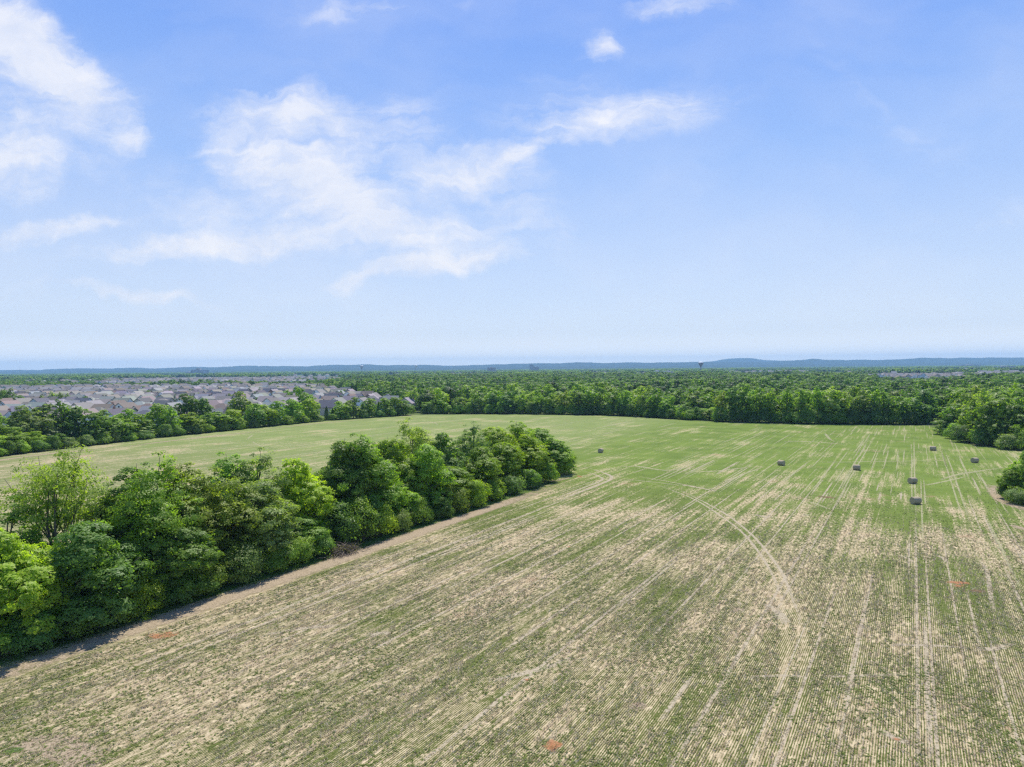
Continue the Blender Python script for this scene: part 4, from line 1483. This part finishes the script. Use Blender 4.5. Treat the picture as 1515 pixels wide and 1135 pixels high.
# ------------------------------------------------------------------ hills
HILL, t = material('wooded_hill')
p = t.n('ShaderNodeNewGeometry').outputs['Position']
t.out(t.bsdf(t.mix(t.mr(t.noise(p, 0.01, 6, 0.65), 0.35, 0.65, 0, 1), (0.016, 0.030, 0.016), (0.036, 0.056, 0.024)), 0.95, 0.05))
prof = [(-200, 3), (0, 2.2), (60, 3.0), (110, 4.2), (140, 3.4), (195, 5.0), (230, 3.0), (270, 4.3), (295, 5.2), (320, 4.3), (365, 6.5), (400, 5.0), (440, 4.5), (490, 5.6), (520, 5.6), (545, 6.2), (572, 4.6), (620, 5.4),
        (640, 4.5), (665, 3.6), (720, 4.8), (745, 4.3), (765, 5.8), (790, 6.2), (810, 5.2), (830, 6.2), (860, 6.6), (900, 5.6), (930, 6.2), (1000, 5.2), (1060, 5.4), (1135, 5.0), (1170, 6.4), (1190, 7.0),
        (1205, 8.8), (1222, 7.2), (1260, 7.4), (1300, 5.6), (1330, 6.4), (1365, 9.0), (1390, 8.6), (1400, 8.0), (1425, 8.9), (1445, 8.2), (1465, 9.1), (1490, 8.2), (1540, 8.0), (1700, 8)]
prof2 = [(-200, 1), (500, 2), (900, 2.5), (1020, 4.5), (1055, 6.2), (1068, 9.0), (1080, 10.6), (1100, 11.0), (1115, 10.6), (1128, 8.0), (1145, 6.8), (1180, 6.5), (1260, 5), (1500, 6), (1700, 6)]


def ridge(name, prof, d0, width, seed, ampl):
    q = np.random.RandomState(seed)
    cols = np.arange(-180, 1700, 3.0)
    hp = np.interp(cols, [a for a, b in prof], [b for a, b in prof])
    hp = np.convolve(np.pad(hp, 2, mode='edge'), np.array([1, 2, 3, 2, 1]) / 9, 'valid') + 1.3
    nz = np.zeros(len(cols))
    for o_ in range(1, 6):
        kx = np.linspace(0, 1, 30 * 2 ** o_)
        nz += np.interp(np.linspace(0, 1, len(cols)), kx, q.normal(0, 1, len(kx))) * 0.6 ** o_
    hp = hp + nz * ampl
    prf = [(-1.0, 0.0), (-0.7, 0.18), (-0.45, 0.45), (-0.2, 0.8), (0.0, 1.0), (0.3, 0.8), (1.0, 0.0)]
    vs = []
    for ci, cpx in enumerate(cols):
        for (s, hh) in prf:
            y = d0 + s * width
            x = (cpx - W / 2) / F * y
            z = -0.5 + max(0.0, (CAM_H + hp[ci] * d0 / F)) * hh * (1.0 + (0.12 * math.sin(ci * 0.31 + s * 5 + seed) if 0 < hh < 1 else 0))
            vs.append((x, y, z))
    m_ = len(prf)
    fs = np.array([(a * m_ + b, (a + 1) * m_ + b, (a + 1) * m_ + b + 1, a * m_ + b + 1) for a in range(len(cols) - 1) for b in range(m_ - 1)])
    return tag(link(name, mesh(name, vs, fs, HILL, smooth=True)), kind='structure')


ridge('hills', prof, 10500, 1300, 1, 0.62)
ridge('mountains', prof2, 13200, 1200, 2, 0.25)
ridge('low_hills', [(a, b * 0.30 - 1.2) for a, b in prof], 8900, 900, 3, 0.35)


# ------------------------------------------------------------------ far landmarks
STEEL = simple('painted_steel', (0.62, 0.63, 0.64), 0.5)
TANKD = simple('dark_tank_paint', (0.26, 0.23, 0.25), 0.5)
SHAFT = simple('grey_shaft_paint', (0.30, 0.30, 0.31), 0.6)
CONC = simple('pale_concrete', (0.58, 0.54, 0.50), 0.8)
DARKB = simple('dark_facade', (0.10, 0.13, 0.18), 0.4)


def water_tower(px, d_, h_, r_, label, dark):
    x, y = on_y(px, d_)
    root = link('water_tower', None, loc=(x, y, 0))
    s_, k_, c_ = MB(), MB(), MB()
    s_.lathe([(r_ * .42, 0), (r_ * .28, h_ * .12), (r_ * .24, h_ * .60)], 16)
    k_.lathe([(r_ * .24, h_ * .58), (r_ * .6, h_ * .72), (r_ * .98, h_ * .84), (r_, h_ * .90)], 20)
    c_.lathe([(r_ * 1.01, h_ * .90), (r_ * .85, h_ * .96), (r_ * .45, h_ * .99), (0.01, h_)], 20)
    link('shaft', s_.build('shaft', SHAFT, True), root)
    link('tank', k_.build('tank', TANKD if dark else STEEL, True), root)
    link('tank_roof', c_.build('tank_roof', STEEL, True), root)
    tag(root, label, 'water tower')


water_tower(1037, 2600, 46, 9.5, 'dark bowl-shaped water tower with a pale top standing above the far trees', True)
water_tower(536, 4200, 53, 10, 'small dark water tower on the skyline beyond the houses', True)
water_tower(616, 4800, 58, 11, 'small white water tower on the skyline left of the wood', False)


def big_block(px, d_, parts_, label, name='office_block'):
    x, y = on_y(px, d_)
    root = link(name, None, loc=(x, y, 0))
    for (nm, x0, x1, z1, dep, mat) in parts_:
        b = MB()
        b.box(x0, x1, 0, dep, 0, z1)
        o = link(nm, b.build(nm, mat), root)
        wb = MB()
        nfl = int(z1 // 4)
        for f_ in range(nfl):
            wb.box(x0 + 1.5, x1 - 1.5, -0.25, -0.02, f_ * 4 + 1.2, f_ * 4 + 2.9)
        link('window_band', wb.build('window_band', GLASS_M if mat is not DARKB else STEEL), o)
        rb = MB()
        rb.box(x0 + (x1 - x0) * .3, x0 + (x1 - x0) * .6, dep * .3, dep * .6, z1 + 0.01, z1 + 3.5)
        link('roof_plant', rb.build('roof_plant', CONC), o)
    tag(root, label, 'building')


big_block(294, 4300, [('tower', -14, 12, 44, 22, CONC), ('left_wing', -46, -14.2, 34, 22, DARKB), ('right_wing', 12.2, 60, 33, 22, DARKB), ('podium', -80, -46.2, 22, 26, CONC)],
          'pale tower block with dark wings on the plain under the left hills')
big_block(787, 4600, [('slab', -12, 12, 50, 20, DARKB), ('low_wing', 12.2, 50, 36, 24, CONC)], 'dark slab block with a white wing under the middle hills')
big_block(728, 3800, [('hall', -24, 24, 32, 30, CONC)], 'pale flat-roofed block on the skyline left of the dark slab', 'warehouse')
big_block(980, 2700, [('hall', -40, 10, 11, 30, STEEL), ('office', 10.2, 44, 9, 24, CONC)], 'long white warehouse roofs behind the middle of the wood', 'warehouse')
big_block(1490, 3300, [('hall', -45, 40, 16, 36, STEEL)], 'long white building on the plain near the right edge', 'warehouse')
big_block(1440, 5200, [('hall', -90, 60, 24, 40, CONC)], 'pale flat building low under the hills at the right', 'warehouse')
x, y = on_y(31, 3600)
root = link('radio_mast', None, loc=(x, y, 0))
ms = MB()
for k in range(3):
    a = 2 * PI * k / 3
    ms.tube([(1.6 * math.cos(a), 1.6 * math.sin(a), 0), (0.5 * math.cos(a), 0.5 * math.sin(a), 52)], [0.25, 0.15], 4)
for k in range(24):
    z0, z1 = k * 52 / 24, (k + 1) * 52 / 24
    r0, r1 = 1.6 - 1.1 * z0 / 52, 1.6 - 1.1 * z1 / 52
    for j in range(3):
        a, b = 2 * PI * j / 3, 2 * PI * (j + 1) / 3
        ms.tube([(r0 * math.cos(a), r0 * math.sin(a), z0), (r1 * math.cos(b), r1 * math.sin(b), z1)], [0.08, 0.08], 3)
link('lattice', ms.build('lattice', STEEL), root)
ms = MB()
ms.tube([(0, 0, 52), (0, 0, 60)], [0.2, 0.1], 5)
link('antenna', ms.build('antenna', TANKD), root)
tag(root, 'thin lattice radio mast rising above the far trees at the left', 'mast')


# ------------------------------------------------------------------ hay bales
HAY, t = material('weathered_hay')
o = t.n('ShaderNodeTexCoord').outputs['Object']
sx = t.n('ShaderNodeSeparateXYZ')
t.t.links.new(o, sx.inputs[0])
band = t.noise(t.xyz(t.m('MULTIPLY', sx.outputs[0], 14), 0, 0), 1.0, 2)
c = t.mix(t.mr(t.m('ADD', t.m('MULTIPLY', band, .6), t.m('MULTIPLY', t.noise(o, 9, 4), .5)), 0.3, 0.8, 0, 1), (0.22, 0.185, 0.12), (0.54, 0.46, 0.31))
bp = t.n('ShaderNodeBump')
bp.inputs['Distance'].default_value = 0.05
t.set(bp.inputs['Height'], t.noise(o, 22, 4))
t.out(t.bsdf(c, 0.9, 0.1, bp.outputs[0]))
HAYEND, t = material('hay_bale_end')
o = t.n('ShaderNodeTexCoord').outputs['Object']
sx = t.n('ShaderNodeSeparateXYZ')
t.t.links.new(o, sx.inputs[0])
rr = t.m('SQRT', t.m('ADD', t.m('POWER', sx.outputs[1], 2.0), t.m('POWER', t.m('SUBTRACT', sx.outputs[2], 0.72), 2.0)))
sp = t.m('SINE', t.m('MULTIPLY', t.m('ADD', rr, t.m('MULTIPLY', t.noise(o, 5, 3), 0.08)), 60))
c = t.mix(t.mr(sp, -1, 1, 0, 1), (0.28, 0.24, 0.15), (0.48, 0.42, 0.28))
t.out(t.bsdf(c, 0.9, 0.1))


def bale_meshes():
    q = random.Random(2)
    n, R_, Lh = 40, 0.76, 0.84
    prof_ = [(-Lh, R_ * .93), (-Lh + .07, R_ * .985), (-Lh * .5, R_), (0, R_ * 1.01), (Lh * .5, R_), (Lh - .07, R_ * .985), (Lh, R_ * .93)]
    vs, fs = [], []
    ph = [1 + q.uniform(-.012, .012) for _ in range(n)]
    for (xx, r_) in prof_:
        for k in range(n):
            a = 2 * PI * k / n
            z = r_ * ph[k] * math.sin(a)
            z = max(z, -R_ * 0.93)          # settled flat where it lies
            vs.append((xx + q.uniform(-.01, .01), r_ * ph[k] * math.cos(a) * (1.03 if z < 0 else 1.0), z + R_ * 0.93))
    for i in range(len(prof_) - 1):
        for k in range(n):
            fs.append((i * n + k, i * n + (k + 1) % n, (i + 1) * n + (k + 1) % n, (i + 1) * n + k))
    body = mesh('hay_bale', vs, fs, HAY, smooth=True)
    ends = []
    for s, i in ((-1, 0), (1, len(prof_) - 1)):
        ring = vs[i * n:(i + 1) * n]
        ev, ef = [], []
        for w_, dx in ((1.0, 0.0), (0.7, 0.015), (0.35, 0.0), (0.0, -0.02)):
            for (xx, yy_, zz) in ring:
                ev.append((s * (Lh + dx) if w_ < 1 else xx, yy_ * w_, 0.707 + (zz - 0.707) * w_))
        for a in range(3):
            for k in range(n):
                ff = (a * n + k, a * n + (k + 1) % n, (a + 1) * n + (k + 1) % n, (a + 1) * n + k)
                ef.append(ff if s < 0 else ff[::-1])
        ends.append(mesh('end_face', ev, ef, HAYEND, smooth=True))
    # loose straw around the foot
    mb = MB()
    for _ in range(160):
        a = q.uniform(-1.0, 1.0)
        b = q.choice((-1, 1)) * q.uniform(.15, .85)
        x0, y0 = a, b
        l = q.uniform(.1, .3); th = q.uniform(0, PI)
        mb.tube([(x0, y0, 0.01), (x0 + l * math.cos(th), y0 + l * math.sin(th), q.uniform(.02, .12))], [0.012, 0.008], 3)
    return body, ends, mb.build('loose_straw', STRAW_BLADE)


BODY, ENDS, LOOSE = bale_meshes()
BALES = [
    (889, 670, 62, 'lone round hay bale left in the field, beyond the end of the hedgerow'),
    (1157, 689, -52, 'round hay bale left of the wheel tracks, its end face turned to the left'),
    (1269, 696, -35, 'round hay bale lying on the double wheel tracks in mid field'),
    (1382, 667, -42, 'farthest round hay bale, beside the right pair of wheel tracks'),
    (1444, 685, 20, 'rightmost round hay bale, nearest the clump at the right edge'),
    (1352, 716, 18, 'middle round hay bale on the straight line, just behind the nearest bale'),
    (1357, 746.5, 12, 'nearest and largest looking round hay bale, on the straight line in the field'),
]
for i, (px, py, yaw, lab) in enumerate(BALES):
    p_ = at(px, py)
    o = link('hay_bale', BODY, loc=(p_.x, p_.y + 0.5, 0.04), rz=R(yaw))
    tag(o, lab, 'hay bale', 'round hay bales lying in the field')
    o.scale = (0.94, 0.94, 0.94)
    for e in ENDS:
        link('end_face', e, o)
    link('loose_straw', LOOSE, o)

# ------------------------------------------------------------------ brush pile by the lane
q = random.Random(9)
DEAD = simple('dead_wood', (0.15, 0.115, 0.085), 0.9, (0.27, 0.22, 0.17), 4.0)
mb = MB()
for _ in range(230):
    x0, y0 = q.gauss(0, 1.5), q.gauss(0, 0.8)
    hh = max(0.1, 1.5 - 0.35 * abs(x0) - .6 * abs(y0))
    a, l = q.uniform(0, 2 * PI), q.uniform(.6, 1.8)
    z0, z1 = q.uniform(0, hh), q.uniform(0.1, hh + .5)
    b = (x0 + l * math.cos(a), y0 + l * math.sin(a), z1)
    m1 = ((x0 + b[0]) / 2 + q.uniform(-.15, .15), (y0 + b[1]) / 2 + q.uniform(-.15, .15), (z0 + z1) / 2 + q.uniform(0, .25))
    mb.tube([(x0, y0, z0), m1, b], [0.045, 0.03, 0.01], 4)
p_ = at(508, 819)
o = link('brush_pile', mb.build('brush_pile', DEAD), loc=(p_.x, p_.y, 0), rz=R(59))
tag(o, 'brown pile of cut branches lying by the lane at the dip in the hedgerow', 'brush pile')
rs2 = np.random.RandomState(4)
c0 = np.stack([rs2.normal(0, 1.3, 700), rs2.normal(0, .7, 700), rs2.uniform(0.1, 1.2, 700)], 1)
v, f = leaf_quads(c0, rand_dirs(700, rs2), np.full(700, 0.2), rs2)
link('withered_leaves', mesh('withered_leaves', v, f, LEAF, shade=np.full(len(f), .5)), o, color=(0.12, 0.11, 0.05))

# ------------------------------------------------------------------ stubble and weeds standing in the near part of the field
def blades(seed, n, lx, ly, h0, h1, wd, mat, lean=0.5):
    q = np.random.RandomState(seed)
    b0 = np.stack([q.uniform(-lx, lx, n), q.uniform(-ly, ly, n), np.zeros(n)], 1)
    tip = b0 + np.stack([q.normal(0, lean, n), q.normal(0, lean, n), np.ones(n)], 1) * q.uniform(h0, h1, (n, 1))
    a = q.uniform(0, 2 * PI, n)
    w_ = np.stack([np.cos(a), np.sin(a), np.zeros(n)], 1) * wd
    v = np.stack([b0 - w_, b0 + w_, tip + w_ * .6, tip - w_ * .6], 1).reshape(-1, 3)
    return mesh('blades', v, np.arange(4 * n).reshape(n, 4), mat)


stub = [blades(200 + k, 34, 0.035, 0.55, 0.04, 0.13, 0.010 + 0.003 * (k % 3), STRAW_BLADE, 0.7) for k in range(5)]
weed = [blades(300 + k, 16, 0.10, 0.10, 0.03, 0.10, 0.026, WEED, 1.6) for k in range(4)]
rs = np.random.RandomState(17)
PT, RT, SC, PK = [], [], [], []
rowz = -math.atan2(RD[0], RD[1])
SP = 0.178


def vnoise(x, y, scale, seed, octaves=4, rough=0.6):
    """fractal value noise in -1..1 at the points x, y"""
    q = np.random.RandomState(seed)
    tot, amp, norm = np.zeros(len(x)), 1.0, 0.0
    for o_ in range(octaves):
        g = q.uniform(-1, 1, (256, 256))
        a, b = x / scale * 2 ** o_ + 37.3 * o_, y / scale * 2 ** o_ + 11.7 * o_
        ia, ib = np.floor(a).astype(int), np.floor(b).astype(int)
        fa, fb = a - ia, b - ib
        fa, fb = fa * fa * (3 - 2 * fa), fb * fb * (3 - 2 * fb)
        G_ = lambda m, k: g[m % 256, k % 256]
        tot += amp * ((G_(ia, ib) * (1 - fa) + G_(ia + 1, ib) * fa) * (1 - fb) + (G_(ia, ib + 1) * (1 - fa) + G_(ia + 1, ib + 1) * fa) * fb)
        norm += amp
        amp *= rough
    return tot / norm * 1.6


# where wheels have flattened everything
GR = 0.4
wmask = np.zeros((900, 900), bool)
for pts_, w_ in wheel[:2]:
    for (a0, b0), (a1, b1) in zip(pts_, pts_[1:]):
        k_ = int(math.hypot(a1 - a0, b1 - b0) / 0.25) + 1
        for q_ in np.linspace(0, 1, k_):
            i0, j0 = int((a0 + (a1 - a0) * q_ + 180) / GR), int((b0 + (b1 - b0) * q_) / GR)
            if 1 < i0 < 898 and 1 < j0 < 898:
                wmask[i0 - 1:i0 + 1, j0 - 1:j0 + 1] = True


def on_wheel(x, y):
    return wmask[np.clip(((x + 180) / GR).astype(int), 0, 899), np.clip((y / GR).astype(int), 0, 899)]


U = np.arange(-68, 60, SP)
V = np.arange(8, 135, 1.1)
UU, VV = np.meshgrid(U, V)
UU = UU.ravel(); VV = VV.ravel() + rs.uniform(-.5, .5, UU.size)
X = UU * RN[0] + VV * RD[0]
Y = UU * RN[1] + VV * RD[1]
pxx = W / 2 + F * X / np.maximum(Y, 1)
keep = (Y > 41) & (Y < 125) & (pxx > -40) & (pxx < 1560)
dens = np.clip((125 - Y) / 45, 0, 1)
nz = vnoise(UU, VV / 4.0, 2.2, 5)
keep &= rs.uniform(size=UU.size) < dens * np.clip(0.50 + 0.45 * nz, 0.08, 0.95) * ~on_wheel(X, Y)
X, Y, UU, VV = X[keep], Y[keep], UU[keep], VV[keep]
n = len(X)
scatter('stubble', np.stack([X + rs.normal(0, .012, n), Y, np.full(n, 0.022)], 1), np.stack([np.zeros(n), np.zeros(n), rowz + rs.normal(0, .03, n)], 1),
        np.stack([np.ones(n), np.ones(n), rs.uniform(.7, 1.3, n)], 1), rs.randint(0, 5, n), stub)
n = 420000
Y = 41 + 150 * rs.uniform(size=n) ** 1.1
X = rs.uniform(-.78, .80, n) * Y
u_, v_ = X * RN[0] + Y * RN[1], X * RD[0] + Y * RD[1]
nz = vnoise(X, Y, 7.0, 21, 5, 0.7) + 0.8 * vnoise(u_, v_ / 7, 1.1, 22, 4)
keep = (rs.uniform(size=n) < np.clip(0.20 + 0.30 * nz, 0.02, 0.85) * np.clip((195 - Y) / 90, 0, 1)) & (u_ > -68) & ~on_wheel(X, Y)
X, Y = X[keep], Y[keep]
n = len(X)
s_ = rs.uniform(0.35, 0.85, n)
scatter('weeds', np.stack([X, Y, np.full(n, 0.022)], 1), np.stack([np.zeros(n), np.zeros(n), rs.uniform(0, 6.28, n)], 1), np.stack([s_, s_, s_], 1), rs.randint(0, 4, n), weed)

# ------------------------------------------------------------------ the air
HZ, t = material('haze_air')
pv = t.n('ShaderNodeVolumePrincipled')
pv.inputs['Color'].default_value = (0.38, 0.68, 1.0, 1.0)
pv.inputs['Density'].default_value = 8.5e-5
pv.inputs['Anisotropy'].default_value = 0.0
t.out(vol=pv.outputs[0])
A = G + 400
hb = MB()
hb.box(-A, A, -A, A, -1.5, 260)
struct('haze', hb.build('haze', HZ), kind='stuff')
print('TREES', COUNT, 'wood', len(rest), 'blocks', len(P3), 'spots', len(spots))
